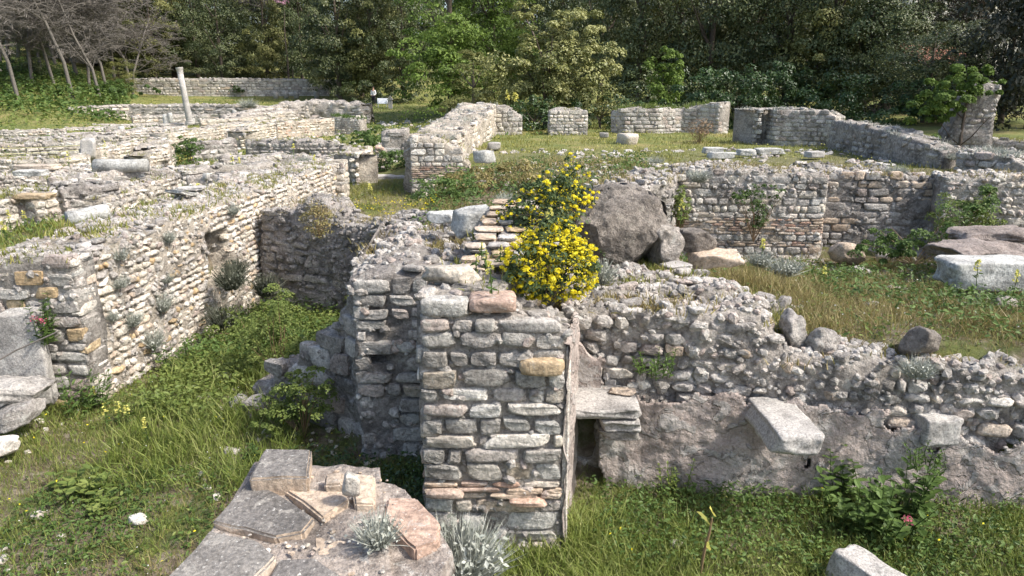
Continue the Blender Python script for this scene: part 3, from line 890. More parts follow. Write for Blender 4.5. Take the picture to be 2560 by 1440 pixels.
# --- great boulder and the rocks at its foot
def big_boulder():
    # angular mass: outline measured round its broken face, given real depth
    V, F = cube_grid(44); V = V / np.linalg.norm(V, axis=1)[:, None]
    out = np.array([(125, -25), (95, 45), (68, 95), (38, 128), (-22, 126), (-66, 98), (-98, 55), (-128, 0), (-125, -62), (-82, -68), (-42, -76), (5, -118), (38, -112), (88, -72)]) * .0058
    th = np.arctan2(out[:, 1], out[:, 0]); rr = np.hypot(out[:, 0], out[:, 1]); o = np.argsort(th); th, rr = th[o], rr[o]
    th = np.concatenate([th - 2 * math.pi, th, th + 2 * math.pi]); rr = np.tile(rr, 3)
    a = np.arctan2(V[:, 2], V[:, 0]); rho = np.hypot(V[:, 0], V[:, 2]) ** .8; R_ = np.interp(a, th, rr)
    P = np.column_stack([np.cos(a) * R_ * rho, np.sign(V[:, 1]) * np.abs(V[:, 1]) ** .6 * .48, np.sin(a) * R_ * rho])
    # broken face leans: upper shoulder set back
    P[:, 1] += np.where(P[:, 1] < 0, np.clip(P[:, 2] - .1, 0, 1) * .55 + np.clip(P[:, 0] - .25, 0, 1) * .8, 0)
    g = np.random.default_rng(8)
    for _ in range(20):
        n = g.normal(0, 1, 3); n[1] = -abs(n[1]); n /= np.linalg.norm(n); d = (P @ n).max() * g.uniform(.70, .92)
        P = P - np.maximum(P @ n - d, 0)[:, None] * n
    P = P + np.stack([fbm(P * 5, 40 + j, 5) for j in range(3)], 1) * .045 + np.stack([fbm(P * 15, 60 + j, 3) for j in range(3)], 1) * .022
    return P, F
V, F = big_boulder()
V0, F0 = V, F
bo = link('boulder', mesh_np('boulder', V, F, M['conglom'], smooth=True), None, (1.44, 9.35, 2.31), (0, 0, .06)); tag(bo, 'huge dark brown conglomerate boulder tilted beside the yellow bush', 'boulder')
single_rock('rock', 'pale lichened shoulder of rock against the right flank of the great boulder', 'rock', (1.97, 9.42, 2.12), (.42, .6, .72), .2, ry=-.25, kind='boulder', mat='mortar', seed=31, lumps=.10, cuts=16)
single_rock('rock', 'grey lump of rock at the left foot of the great boulder', 'rock', (.78, 9.5, 2.15), (.45, .5, .55), .2, ry=.2, kind='boulder', mat='dark', seed=32, lumps=.08)
single_rock('rock', 'brown drum-shaped rock to the right of the great boulder', 'rock', (2.42, 9.6, 2.18), (.56, .45, .33), .1, kind='rubble', mat='conglom', seed=2, lumps=.04)
single_rock('rock', 'flat brown slab of rock under the drum-shaped one', 'rock', (2.62, 9.4, 1.98), (.72, .5, .22), -.1, ry=-.08, kind='rubble', mat='tan', seed=7, lumps=.04)
single_rock('rock', 'thin flat stone lying on grass below the great boulder', 'stone', (2.02, 8.95, 1.98), (.36, .28, .08), .4, kind='flat', mat='slab', seed=9)

# --- middle wall on the right with fine regular courses
def PT(px, py, z, dy=0): p = G(px, py, z); return (p.x, p.y + dy, z)
wall('ruined_wall', 'regular coursed grey wall with a band of thin bricks, behind the great boulder', [(3.30, 15.2, 2.42), (4.0, 15.1, 2.5), (5.2, 15.0, 2.42), (6.35, 14.95, 2.38)], .5, th=1.2, course=.145, length=.22, kind='block', mats=('grey', 'grey', 'pier', 'pale'),
     core='mortar', jag=.05, brickrows=(1.38, 1.30, 1.22, .92), seed=41, top=10, tufts=40, tuft_mat='grass_dry', cat='ruined wall', ends=(False, True))
wall('ruined_wall', 'low irregular grey wall top just right of the yellow bush, behind the boulder', [(1.6, 13.2, 2.30), (2.3, 13.4, 2.38), (3.0, 14.0, 2.36), (3.35, 15.1, 2.38)], 1.4, th=1.0, course=.17, length=.38, kind='block', mats=('grey', 'pier', 'dark'), core='mortar',
     jag=.14, rough=.14, seed=42, top=12, tufts=26, tuft_mat='grass_dry', cat='ruined wall')
wall('ruined_wall', 'darker rough wall set back behind the brick-banded one, with a dark slot at its left end', [(6.15, 15.45, 2.42), (7.4, 15.3, 2.34), (8.7, 15.2, 2.25)], .5, th=1.3, course=.16, length=.27, kind='block', mats=('dark', 'grey', 'grey', 'tan'), core='mortar_dark',
     jag=.08, rough=.12, seed=43, top=10, cover=.9, holes=[(0, .28, .7, 1.35, .5)], tufts=40, tuft_mat='grass_dry', cat='ruined wall')
wall('ruined_wall', 'pale regular wall at the right edge above the brown flat rocks', [(8.5, 14.6, 2.35), (9.6, 14.4, 2.42), (11.5, 14.2, 2.42)], .9, th=.9, course=.155, length=.24, kind='rubble', mats=('grey', 'pier', 'pale'), core='mortar', jag=.05,
     seed=44, top=10, tufts=24, tuft_mat='grass_dry', cat='ruined wall')
# --- things on the slope at the right
slab_box('marble_block', 'large white weathered block lying at the right edge', 'marble block', (6.75, 10.2, 1.58), (1.35, .62, .42), -.05, 'marble', 11)
single_rock('rock', 'wide flat brown rock behind the large white block', 'rock', (7.75, 12.0, 1.50), (1.8, 1.1, .32), .1, ry=.04, kind='rubble', mat='redrock', seed=12, lumps=.05, cuts=16)
single_rock('rock', 'second brown rock slab tilted on top of the wide one', 'rock', (8.15, 12.5, 1.66), (1.2, .8, .2), -.2, ry=-.08, kind='flat', mat='redrock', seed=13, lumps=.04, cuts=16)
single_rock('rock', 'reddish brown sloping rock beside the dark slot of the middle wall', 'rock', (6.45, 14.0, .98), (.8, .5, .42), .3, ry=.4, kind='boulder', mat='tan', seed=14, lumps=.06)
srk = [((2210, 650), (.42, .3, .26), 'pale grey stone lying left of the bushes under the middle wall'), ((2290, 645), (.5, .3, .2), 'pale jagged stone between the bushes on the right slope'), ((2150, 690), (.5, .35, .2), 'pale half-buried stone at the top of the grassy slope'),
       ((2330, 705), (.4, .25, .14), 'flat pale stone right in the middle of the grassy slope'), ((2240, 730), (.34, .22, .12), 'whitish stone sunk in brown grass on the slope'), ((2180, 770), (.26, .2, .12), 'small pale stone with a dark hollow on the slope'),
       ((2510, 770), (.4, .3, .2), 'grey block fragment beneath the large white block'), ((2440, 745), (.3, .25, .18), 'small dark stone at the left foot of the large white block')]
for i, ((px, py), sz, lb) in enumerate(srk):
    p = None
    for d in np.arange(6, 16, .05):
        q = Y(px, py, d)
        if q.z < H(q.x, q.y): p = q; break
    if p is None: p = G(px, py, 1.2)
    single_rock('rock', lb, 'stone', p + Vector((0, 0, sz[2] * .25)), sz, i * .7, kind='boulder', mat='grey' if i % 3 else 'mortar', seed=50 + i, cuts=4, lumps=.03)

# --- foreground stub of wall with flagstones
st = thing('wall_stub', 'low wall stub in the foreground topped with lichened flagstones and pebbly mortar', 'wall stub', (-1.0, 3.3, 0))
def pz(pts, z): return [G(a, b, z)[:2] for a, b in pts]
core_poly = [(640, 1200), (770, 1200), (900, 1250), (1060, 1330), (1085, 1400), (1075, 1640), (260, 1640), (440, 1440)]
def rough_block(name, poly, z0, z1, mat, parent, seed=1, amp=.035, n=46):
    """mortar body: gridded top following a quadrilateral, with skirts"""
    b = np.array(parent.location)
    P = [np.array(p) for p in poly]   # four corners: far-left, far-right, near-right, near-left
    V = []
    for i in range(n):
        for j in range(n):
            u, v = i / (n - 1), j / (n - 1)
            p = (P[3] * (1 - u) + P[2] * u) * (1 - v) + (P[0] * (1 - u) + P[1] * u) * v
            V.append((p[0], p[1], z1))
    V = np.array(V)
    V[:, 2] += fbm(V * 6 + seed, seed, 4) * amp
    ring = [j * 1 for j in range(n)]
    idx = np.arange(n * n).reshape(n, n)
    F = [(idx[i, j], idx[i + 1, j], idx[i + 1, j + 1], idx[i, j + 1]) for i in range(n - 1) for j in range(n - 1)]
    edge = list(idx[:, 0]) + list(idx[-1, 1:]) + list(idx[-2::-1, -1]) + list(idx[0, -2:0:-1])
    m = 12; k = len(edge); base0 = len(V); Vs = []
    for r in range(1, m + 1):
        q = V[edge].copy(); q[:, 2] = z1 + (z0 - z1) * r / m
        q += np.stack([fbm(q * 4 + seed, seed + 20 + c, 4) for c in range(3)], 1) * .05
        Vs.append(q)
    V = np.vstack([V] + Vs)
    def id_(r, c): return edge[c % k] if r == 0 else base0 + (r - 1) * k + c % k
    for r in range(m):
        for c in range(k): F.append((id_(r, c), id_(r + 1, c), id_(r + 1, c + 1), id_(r, c + 1)))
    return link(name, mesh_np(name, V - b, np.array(F), M[mat], smooth=True), parent)
rough_block('mortar_body', [(-1.58, 4.12), (-.80, 4.05), (-.36, 2.1), (-1.55, 2.1)], -.1, 1.935, 'pebble', st, 3)
rough_block('mortar_shoulder', [(-.95, 4.05), (-.62, 3.85), (-.30, 3.25), (-.55, 2.2)], -.1, 1.91, 'pebble', st, 5)
SL = [([(662, 1121), (779, 1121), (768, 1196), (624, 1193)], 2.06, .16, 'darkslab'),
      ([(622, 1200), (664, 1216), (786, 1292), (757, 1330), (692, 1340), (532, 1302)], 1.98, .12, 'darkslab'),
      ([(526, 1326), (640, 1348), (692, 1388), (655, 1425), (560, 1520), (345, 1520)], 1.98, .12, 'darkslab'),
      ([(700, 1214), (862, 1226), (874, 1252), (806, 1294)], 1.98, .12, 'tan'),
      ([(815, 1182), (860, 1180), (858, 1212), (812, 1214)], 2.02, .14, 'tan'),
      ([(880, 1184), (938, 1188), (936, 1262), (884, 1258)], 1.99, .16, 'tan'),
      ([(966, 1242), (1040, 1240), (1102, 1308), (1098, 1352), (1040, 1372), (962, 1300)], 1.97, .14, 'brick'),
      ([(782, 1296), (882, 1256), (960, 1306), (900, 1370), (788, 1392)], 1.93, .08, 'tan'),
      ([(700, 1395), (790, 1396), (860, 1440), (760, 1520), (640, 1500)], 1.965, .08, 'darkslab')]
for i, (pp, zt_, th_, mt) in enumerate(SL):
    o = prism('flagstone', pz(pp, zt_), zt_ - th_, zt_, mt, st, .012, .014, i)
    if mt == 'darkslab':       # broken orange terracotta shows at the edges
        o.data.materials.append(M['tan'])
        for f in o.data.polygons:
            if f.normal.z < .5: f.material_index = 1
random.seed(3); ps = Pile(st, 'pebble', 280, 8)
for k in range(170):
    u, v = random.random(), random.random()
    p = (np.array([-1.5, 2.3]) * (1 - u) + np.array([-.42, 2.3]) * u) * (1 - v) + (np.array([-1.5, 4.0]) * (1 - u) + np.array([-.75, 4.0]) * u) * v
    r = random.uniform(.010, .028)
    ps.add((p[0], p[1], 1.948 + random.uniform(-.012, .015)), (r * random.uniform(1, 1.6), r, r * .6), random.uniform(0, 3), 'rubble', random.choice(('pale', 'grey', 'tan', 'pale')))
ps.build()
single_rock('stone', 'small upright white stone wedged among the foreground flagstones', 'stone', G(877, 1212, 2.1) , (.10, .09, .16), .2, kind='rubble', mat='pale', seed=4)

# --- broken slabs at the lower left
single_rock('stone_slab', 'broken pale slab with reddish stains lying at the left edge', 'stone slab', (-6.15, 8.35, .60), (1.1, .65, .22), .30, ry=.05, kind='rubble', mat='grey', seed=15, lumps=.05, cuts=16)
single_rock('rock', 'smaller tilted pale fragment under the broken slab at the left edge', 'rock', (-5.9, 8.15, .36), (.6, .45, .30), .5, ry=-.3, kind='boulder', mat='grey', seed=16, lumps=.05)
single_rock('rock', 'round whitish stone low beside the broken slab at the left edge', 'rock', (-5.75, 7.65, .2), (.3, .3, .22), .5, kind='boulder', mat='pale', seed=17)
slab_box('stone_slab', 'upright grey plastered slab leaning at the left edge below the wall end', 'stone slab', (-6.3, 8.95, .75), (.75, .22, 1.35), .05, 'slab', 18, rx=-.08)
slab_box('marble_block', 'small squared pale block with a hollow top at the bottom right corner', 'marble block', (3.02, 5.42, .10), (.34, .60, .36), .62, 'slab', 19, rx=.15)
for i, (px, py, s, lb) in enumerate([(1585 / 2.56 - 40, 1130, .2, 'flat pale stone in the grass left of the foreground stub'), (560, 940, .2, 'rounded stone in the tall grass by the long wall'), (95, 1290, .16, 'small pale stone half hidden in weeds on the left'), (345, 1300, .2, 'pale rock showing through clover on the left'), (1690, 1360, .14, 'pale stone among buttercups at the lower right')]):
    p = G(px, py, .03)
    single_rock('stone', lb, 'stone', p, (s, s * .8, s * .5), i, kind='rubble', mat='pale', seed=60 + i, cuts=4)
for i, (px, py, s) in enumerate([(650, 1020, .5), (700, 985, .55), (600, 1010, .34)]):
    p = G(px, py, .05)
    single_rock('rock', ['grey boulder in shade at the foot of the sloping wall', 'larger shaded grey block under the sloping wall', 'half-buried grey stone left of the sloping wall'][i], 'rock', p, (s, s * .8, s * .8), i, kind='boulder', mat='dark', seed=70 + i, lumps=.04)
# ------------------------------------------------------------------ ruins further off, left side
def wl(label, a, b, zb, **k):
    k.setdefault('th', .8); k.setdefault('course', .14); k.setdefault('length', .24); k.setdefault('kind', 'rubble'); k.setdefault('mats', ('grey', 'pier', 'pale'))
    k.setdefault('cat', 'ruined wall')
    pts = [W(*a), W(*b)] if not isinstance(a, list) else [W(*p) for p in a]
    return wall('ruined_wall', label, pts, zb, **k)
SUN = dict(mats=('pale', 'pale', 'pale', 'grey'), core='mortar_pale')
wl('pale rubble wall at the left edge behind the long sunlit wall', (-60, 505, 2.0), (165, 470, 2.0), 1.2, th=1.0, seed=101, tufts=20, course=.16, **SUN)
wl('dark broken camera-facing wall left of the slanting marble column piece', (150, 468, 2.05), (300, 462, 2.0), 1.2, th=.9, seed=102, mats=('dark', 'grey'), core='mortar_dark', rough=.12, jag=.12)
wl('short bright wall catching the sun below the lying column', (262, 500, 1.75), (452, 432, 1.95), 1.15, th=.9, seed=103, tufts=10, **SUN)
wl('low wall of rubble under the lying column shaft', [(120, 452, 2.0), (250, 440, 2.05), (440, 428, 2.0)], None, 1.2, th=1.1, seed=104, rough=.12, jag=.12, top=12, tufts=14)
wl('low grey wall with flat coping at the left edge beyond the column', [(-60, 442, 1.9), (110, 432, 1.9), (232, 418, 1.9)], None, 1.3, th=.9, seed=105, top=12, tufts=20)
wl('bright broken wall with snapdragons growing from it, right of the lying column', [(370, 395, 1.95), (420, 372, 2.15), (436, 352, 2.2)], None, 1.2, th=1.0, seed=106, rough=.12, jag=.12, tufts=8, **SUN)
wl('sunlit rubble wall behind the lying column', [(250, 372, 1.95), (340, 358, 2.0), (420, 345, 2.0)], None, 1.2, th=.9, seed=107, top=10, tufts=10, **SUN)
wl('coursed dark stone wall with sun-bleached top, left of the one with the hole', (478, 356, 2.0), (592, 350, 2.0), 1.0, th=.6, seed=108, mats=('dark', 'grey', 'grey'), core='mortar_dark', course=.15, tufts=12)
wl('coursed dark stone wall with a collapsed hole in it', [(612, 352, 2.0), (740, 350, 2.05), (812, 353, 2.0), (876, 366, 1.8)], None, .95, th=.6, seed=109, mats=('dark', 'grey', 'grey'), core='mortar_dark', course=.15, holes=[(1.9, 2.5, 1.15, 1.6, .4)], tufts=20)
wl('low tumbled row of stones in front of the wall with the hole', [(452, 428, 1.75), (560, 420, 1.75), (700, 412, 1.7), (800, 408, 1.7)], None, 1.0, th=1.3, seed=110, rough=.2, jag=.2, top=14, course=.17, length=.34, tufts=10)
wl('second tumbled row of pale stones behind the top of the long wall', [(560, 402, 1.7), (700, 394, 1.7), (860, 392, 1.65)], None, 1.0, th=1.1, seed=111, rough=.18, jag=.2, top=14, tufts=10)
wl('reddish plastered wall with bright streaked face in the left middle distance', [(592, 352, 1.5), (606, 330, 2.0), (640, 316, 2.1), (690, 306, 2.15)], None, 1.0, th=.7, seed=112, tufts=8, **SUN)
wl('bright streaked wall with a patch of red plaster, beyond the coursed walls', [(692, 306, 2.1), (760, 300, 2.15), (836, 296, 2.15)], None, 1.0, th=.8, seed=113, tufts=10, cover=.6, mats=('pale', 'pale', 'tan', 'brick'), core='mortar_pale')
wl('long low sunlit wall running towards the standing column', [(420, 335, 1.9), (520, 322, 1.95), (640, 305, 2.0), (720, 296, 2.0)], None, 1.1, th=1.0, seed=114, top=8, tufts=14, **SUN)
wl('grey wall with flat coping stones on the grassy left side', [(-60, 348, 1.7), (120, 344, 1.72), (310, 338, 1.75)], None, 1.2, th=.7, seed=115, mats=('grey', 'dark'), tufts=14)
wl('pale crumbling wall below the grassy left side', [(-60, 362, 1.7), (60, 360, 1.72), (210, 350, 1.72)], None, 1.1, th=.9, seed=116, tufts=10, **SUN)
wl('straight grey kerb-like wall in front of the standing column', [(70, 318, 1.45), (250, 312, 1.45), (468, 308, 1.45)], None, .95, th=.6, seed=117, mats=('grey', 'pier'), top=4)
wl('low grey wall stub before the left column stumps', [(160, 320, 1.5), (310, 317, 1.5)], None, 1.0, th=.6, seed=118)
wl('long dark retaining wall across the far left meadow', [(170, 268, 2.35), (320, 262, 2.45), (470, 260, 2.5), (640, 262, 2.45), (672, 266, 2.3)], None, 1.2, th=.7, seed=119, course=.22, length=.5, mats=('grey', 'dark', 'pale'), top=5, limit=60)
wl('broken low wall behind the standing column', [(330, 291, 1.8), (470, 286, 1.85), (520, 286, 1.85)], None, 1.2, th=.6, seed=120, course=.2, length=.4, limit=60)
wl('lighter wall line between the standing column and the grey stepped ruins', [(560, 290, 1.9), (650, 272, 2.3), (720, 262, 2.5)], None, 1.2, th=.9, seed=121, course=.2, length=.4, limit=60, top=6)
wl('far grey stepped ruins left of the standing visitor', [(700, 262, 2.5), (800, 254, 2.7), (900, 262, 2.5), (925, 272, 2.2)], None, 1.2, th=2.5, seed=122, course=.22, length=.5, limit=80, top=5, rough=.3, jag=.3)
wl('second tier of the far grey ruins', [(740, 276, 2.0), (840, 272, 2.1), (900, 280, 1.9)], None, 1.0, th=1.6, seed=123, course=.2, length=.45, limit=60, top=5, rough=.2, jag=.2)
wl('low broken walls at the left edge of the far meadow', [(-60, 262, 2.4), (60, 266, 2.3)], None, 1.6, th=.8, seed=124, course=.2, length=.5, limit=50)
wl('pale wall remains beside the lying cylinder on the meadow', [(85, 284, 1.9), (150, 280, 1.95)], None, 1.3, th=.8, seed=125, course=.2, length=.5, limit=50, **SUN)
wl('pale wall remains in the middle of the far meadow', [(168, 280, 1.95), (200, 279, 1.95)], None, 1.3, th=.8, seed=126, course=.2, length=.5, limit=50, **SUN)
wl('pale heap of wall behind the left column stump', [(220, 280, 2.0), (262, 279, 2.0)], None, 1.3, th=1.2, seed=127, course=.2, length=.5, limit=50, **SUN)
wl('rubble wall crossing between the rope and the carved block', [(-60, 402, 1.75), (120, 398, 1.8), (225, 388, 1.85)], None, 1.2, th=.9, seed=201, tufts=14, **SUN)
wl('grey wall line just above the ropes at the left', [(60, 358, 1.95), (180, 352, 1.98), (250, 348, 1.95)], None, 1.2, th=1.0, seed=202, top=10, tufts=10)
wl('thick rubble wall between the ropes and the kerb wall', [(150, 336, 1.8), (280, 330, 1.85), (420, 326, 1.8)], None, 1.1, th=.8, seed=203, top=7, rough=.10, jag=.10)
wl('low sunlit remains right of the kerb wall', [(330, 324, 1.7), (420, 318, 1.75), (470, 316, 1.65)], None, 1.1, th=.7, seed=204, top=6, rough=.08, jag=.08)
wl('ragged wall below the kerb on the left meadow', [(-60, 330, 1.55), (60, 326, 1.6), (160, 324, 1.6)], None, 1.1, th=.8, seed=205)
wl('wall base between the tall column and the trough', [(500, 300, 1.75), (600, 296, 1.8), (700, 288, 1.85)], None, 1.1, th=1.2, seed=206, course=.18, length=.36, limit=80, top=6, **SUN)
wl('low wall running up to the trough', [(600, 286, 2.0), (690, 280, 2.1), (745, 274, 2.2)], None, 1.2, th=1.0, seed=207, course=.2, length=.4, limit=60, top=5)
wl('short dark wall end behind the bright streaked wall', [(830, 290, 2.2), (900, 300, 2.0)], None, 1.1, th=.8, seed=208, tufts=20, tuft_mat='weed', tuft_h=.2)
wl('wide band of rubble between the coursed walls and the long wall', [(470, 452, 1.85), (560, 448, 1.9), (680, 440, 1.9)], None, 1.0, th=1.3, seed=209, rough=.2, jag=.2, top=14, course=.17, length=.34)
# long retaining wall at the back
p0, p1 = Y(312, 197, 84), Y(800, 200, 84)
wall('retaining_wall', 'long pale stone retaining wall below the trees at the back', [(p0.x, 84, p0.z), ((p0.x + p1.x) / 2, 84, 4.38), (p1.x + 2, 84.5, p1.z)], 1.9, th=1.0, course=.28, length=.6, kind='block', mats=('grey', 'pale', 'grey'), core='mortar', seed=130, limit=290,
     top=3, cat='retaining wall', topsize=2, minpx=8)
# --- passage and central ruin
wl('bright side wall of the passage with yellow snapdragons', [(868, 392, 1.95), (885, 388, 2.1), (934, 366, 2.2)], None, .85, th=.7, seed=140, tufts=8, cat='ruined wall', course=.15, mats=('pale', 'pale', 'grey'), core='mortar_pale')
wall('stone_pier', 'short pale pilaster at the far end of the long left wall', [(X(812, 20.2), 20.2, 2.1), (X(862, 20.2), 20.2, 2.1)], .8, th=.6, course=.16, length=.3, kind='block', mats=('pale', 'grey'), core='mortar_pale', seed=141, cat='pier')
wall('brick_pier', 'thin-brick pier beside the stone steps in the passage', [(X(938, 24.5), 24.5, 2.15), (X(962, 24.5), 24.5, 2.0)], 1.0, th=.7, course=.11, length=.3, kind='flat', mats=('tan', 'grey', 'brick', 'grey'), seed=142, cat='pier')
wall('ruined_wall', 'curved greenish plaster niche at the end of the passage', [(X(955, 28), 28, 2.35), (X(1020, 28), 28, 2.45)], 1.0, th=.8, course=.2, length=.4, cover=.25, mats=('slab', 'grey'), seed=143, core='mortar', cat='ruined wall')
for i, (y_, z_) in enumerate([(22.3, 1.05), (22.9, 1.28)]):
    slab_box('stone_step', ['lower grey stone step in the passage beside the central ruin', 'upper grey stone step in the passage beside the central ruin'][i], 'step', ((X(932, y_) + X(1026, y_)) / 2, y_, z_ - .02), (X(1030, y_) - X(925, y_), .7, .30), 0, 'slab', 3 + i)
cx0, cx1 = X(1028, 20.6), X(1172, 20.6)
wall('ruined_wall', 'front face of the central ruin with neat pale courses and a band of thin red bricks', [(cx0, 20.6, 2.75), ((cx0 + cx1) / 2, 20.6, 2.62), (cx1 - .25, 20.6, 2.35), (cx1, 20.6, 1.9)], .9, th=1.2, course=.155, length=.27, kind='block', mats=('pale', 'pier', 'pale', 'grey'), core='mortar_pale',
     brickrows=(1.78, 1.70, 1.62), seed=150, jag=.08, top=10, cat='ruined wall', tufts=10)
a = W(1165, 335, 2.75)
wall('ruined_wall', 'bright ragged flank of the central ruin climbing away from the camera', [(cx1 - .35, 21.0, 2.6), (X(1190, 24.5, 2.7), 24.5, 2.85), (X(1225, 28, 2.9), 28.0, 3.05), (X(1240, 31, 3), 31.0, 3.25)], [1.2, 1.9, 2, 2], th=1.5, course=.16, length=.24, kind='rubble', mats=('pale', 'pale', 'grey'), core='mortar_pale',
     seed=151, jag=.16, rough=.2, top=12, cat='ruined wall', tufts=34, tuft_mat='silver', tuft_h=.12)
wall('ruined_wall', 'jagged far end of the central ruin with tall pale flower spikes above it', [(X(1205, 31), 31, 3.15), (X(1262, 31), 31, 3.2), (X(1285, 31), 31, 2.95), (X(1305, 31), 31, 2.75)], 2.0, th=1.0, course=.17, length=.3, kind='block', mats=('pale', 'grey', 'pier'), core='mortar', seed=152, jag=.1, top=10, cat='ruined wall', ends=(False, True))
# --- walls of the terrace
wall('ruined_wall', 'small squat wall stump in front of the olive-green tree', [(X(1372, 31), 31, 2.95), (X(1400, 31), 31, 3.05), (X(1445, 31), 31, 3.05), (X(1468, 31), 31, 2.9)], 2.0, th=1.2, course=.15, length=.26, kind='block', mats=('grey', 'pier', 'pale'), seed=160, jag=.1, cat='ruined wall', tufts=10)
wall('ruined_wall', 'low coursed wall with greenery on its ends, in the middle of the terrace', [(X(1524, 32.2), 32.2, 2.95), (X(1560, 31.6), 31.6, 3.05), (X(1640, 31.6), 31.6, 3.1), (X(1700, 32.4), 32.4, 3.0), (X(1745, 32.2), 32.2, 3.2), (X(1792, 31.6), 31.6, 3.3)], 2.0, th=.9, course=.15, length=.28, kind='block', mats=('grey', 'pier', 'grey'), seed=161, jag=.08, cat='ruined wall', tufts=40, tuft_mat='weed_light', tuft_h=.2)
wall('ruined_wall', 'tall corner of grey masonry with buttress-like folds, right of the terrace', [(X(1858, 27.5), 27.5, 3.15), (X(1885, 26.2), 26.2, 3.2), (X(1905, 26.6), 26.6, 3.25), (X(1930, 25.6), 25.6, 3.25), (X(2052, 25.0), 25.0, 3.2), (X(2075, 24.8), 24.8, 3.05)], 1.9, th=1.0, course=.15, length=.24, kind='block', mats=('grey', 'dark', 'pier'), seed=162, jag=.06, cat='ruined wall', tufts=20, tuft_mat='silver', tuft_h=.11)
wall('ruined_wall', 'long grey wall descending to the right with a green stain down its face', [(X(2062, 24.2), 24.2, 2.95), (X(2120, 22.8), 22.8, 2.92), (X(2190, 21), 21, 2.85), (X(2260, 19.5), 19.5, 2.72), (X(2340, 18.6), 18.6, 2.5)], 1.7, th=.9, course=.16, length=.27, kind='rubble', mats=('dark', 'grey', 'dark'), core='mortar_dark', cover=.75, seed=163, jag=.08, rough=.1, cat='ruined wall', tufts=24, tuft_mat='silver', tuft_h=.11)
wall('ruined_wall', 'low pale curved wall top near the right edge', [(X(2372, 17.6), 17.6, 2.5), (X(2440, 17.2), 17.2, 2.6), (X(2500, 16.8), 16.8, 2.5), (X(2545, 16.6), 16.6, 2.3)], 1.7, th=1.2, course=.15, length=.3, kind='rubble', mats=('grey', 'pier'), seed=164, jag=.08, rough=.14, cat='ruined wall', tufts=30, tuft_mat='silver', tuft_h=.15)
wall('ruined_wall', 'low wall in the grass at the far right edge', [(X(2450, 22), 22, 2.55), (X(2600, 21), 21, 2.5)], 1.7, th=.8, course=.18, length=.3, seed=165, mats=('dark', 'grey'), tufts=30, cat='ruined wall')
# tower stump under the ivy
wall('ruined_tower', 'leaning tower-like stump of grey masonry under a crown of ivy', [(X(2352, 21), 21.0, 2.7), (X(2385, 20.9), 20.9, 3.7), (X(2420, 20.8), 20.8, 4.15), (X(2462, 20.7), 20.7, 4.1)], 1.8, th=1.2, course=.13, length=.22, kind='rubble', mats=('dark', 'grey', 'grey'), core='mortar_dark', seed=166, jag=.12, rough=.14, cat='ruined tower', back=False)
# white blocks along the edge of the terrace
for i, (x0, x1, py, lb) in enumerate([(1756, 1808, 376, 'flat white block at the left of the row behind the middle wall'), (1768, 1838, 388, 'thin white slab below the first flat block'), (1842, 1886, 381, 'second white block of the row behind the middle wall'), (1886, 1960, 378, 'longest white block of the row, at its right end'), (2016, 2056, 386, 'lone grey block on the grass before the descending wall')]):
    p = G((x0 + x1) / 2, py, 2.2); d = depth(p)
    slab_box('marble_block', lb, 'marble block', p, ((x1 - x0) * d / FOC, .4, .18), .05 * i, 'marble' if i < 4 else 'slab', 20 + i, cuts=4)
for i, (px, py, s, m_, lb) in enumerate([(1235, 365, .42, 'slab', 'squared grey block standing on the terrace beside the central ruin'), (1212, 392, .6, 'marble', 'pale flat ledge stone below the squared grey block'), (1570, 350, .8, 'pale', 'pale tilted slab in front of the terrace wall'), (1510, 338, .35, 'slab', 'small grey upright stone between the terrace stumps'), (2345, 350, .55, 'marble', 'white triangular broken block between the two right-hand walls'),
                                       (2235, 385, .5, 'pale', 'white stone at the foot of the descending wall')]):
    p = G(px, py, 2.2)
    single_rock('stone_block', lb, 'stone block', p, (s, s * .7, s * .6), i, kind='block', mat=m_, seed=80 + i, cuts=4)
# --- columns and stumps
def column(label, px, py_base, z, r, h, lean=0.0, cap=False, mat='slab', grp=None, base=True):
    p = G(px, py_base, z)
    t = thing('column' if h > 2 else 'column_stump', label, 'column' if h > 2 else 'column stump', p, 0, grp)
    t.rotation_euler = (0, lean, 0)
    prof = [(r, 0), (r * 1.02, h * .1), (r, h * .33), (r * .96, h * .66), (r * .9, h)]
    V, F = lathe(prof, 20, int(px), .02)
    link('shaft', mesh_np('shaft', V, F, M[mat], smooth=True), t)
    if base:
        V, F = lathe([(r * 1.45, -.05), (r * 1.45, .06), (r * 1.2, .10), (r * 1.3, .15), (r * 1.05, .2)], 20); link('base', mesh_np('base', V, F, M[mat], smooth=False), t)
    if cap:
        V, F = lathe([(r * .92, 0), (r * 1.0, .03), (r * .93, .08), (r * 1.0, .2), (r * 1.12, .28), (r * 1.15, .3), (r * 1.15, .38)], 20); link('capital', mesh_np('capital', V, F, M[mat], smooth=False), t, (0, 0, h - .03))
    return t
column('tall slender leaning marble column with a worn capital, standing alone in the meadow', 475, 309, 1.45, .20, 3.2, -.08, True, 'slab')
for px, py, h, r, lb in [(416, 312, .75, .2, 'white column stump left of the tall column'), (428, 307, .75, .2, 'thinner grey stump just behind the white stump'), (482, 306, .3, .2, 'short block-like stump at the right foot of the tall column'), (230, 300, .75, .22, 'leaning pale column stump on the far meadow'),
                         (264, 296, .3, .22, 'squat round stump between grass and kerb'), (306, 339, .55, .18, 'white stump in front of the kerb wall'), (352, 335, .4, .18, 'low white stump right of the taller one before the kerb wall'), (390, 334, .4, .18, 'grey low stump third from the left before the kerb wall'),
                         (75, 284, .75, .25, 'square-topped stump near the left edge of the meadow'), (590, 300, .8, .25, 'broken upright stone right of the tall column')]:
    column(lb, px, py, 1.35, r * .85, h * .9, random.uniform(-.06, .06), False, 'marble' if px % 2 == 0 else 'slab', base=(px % 3 == 0))
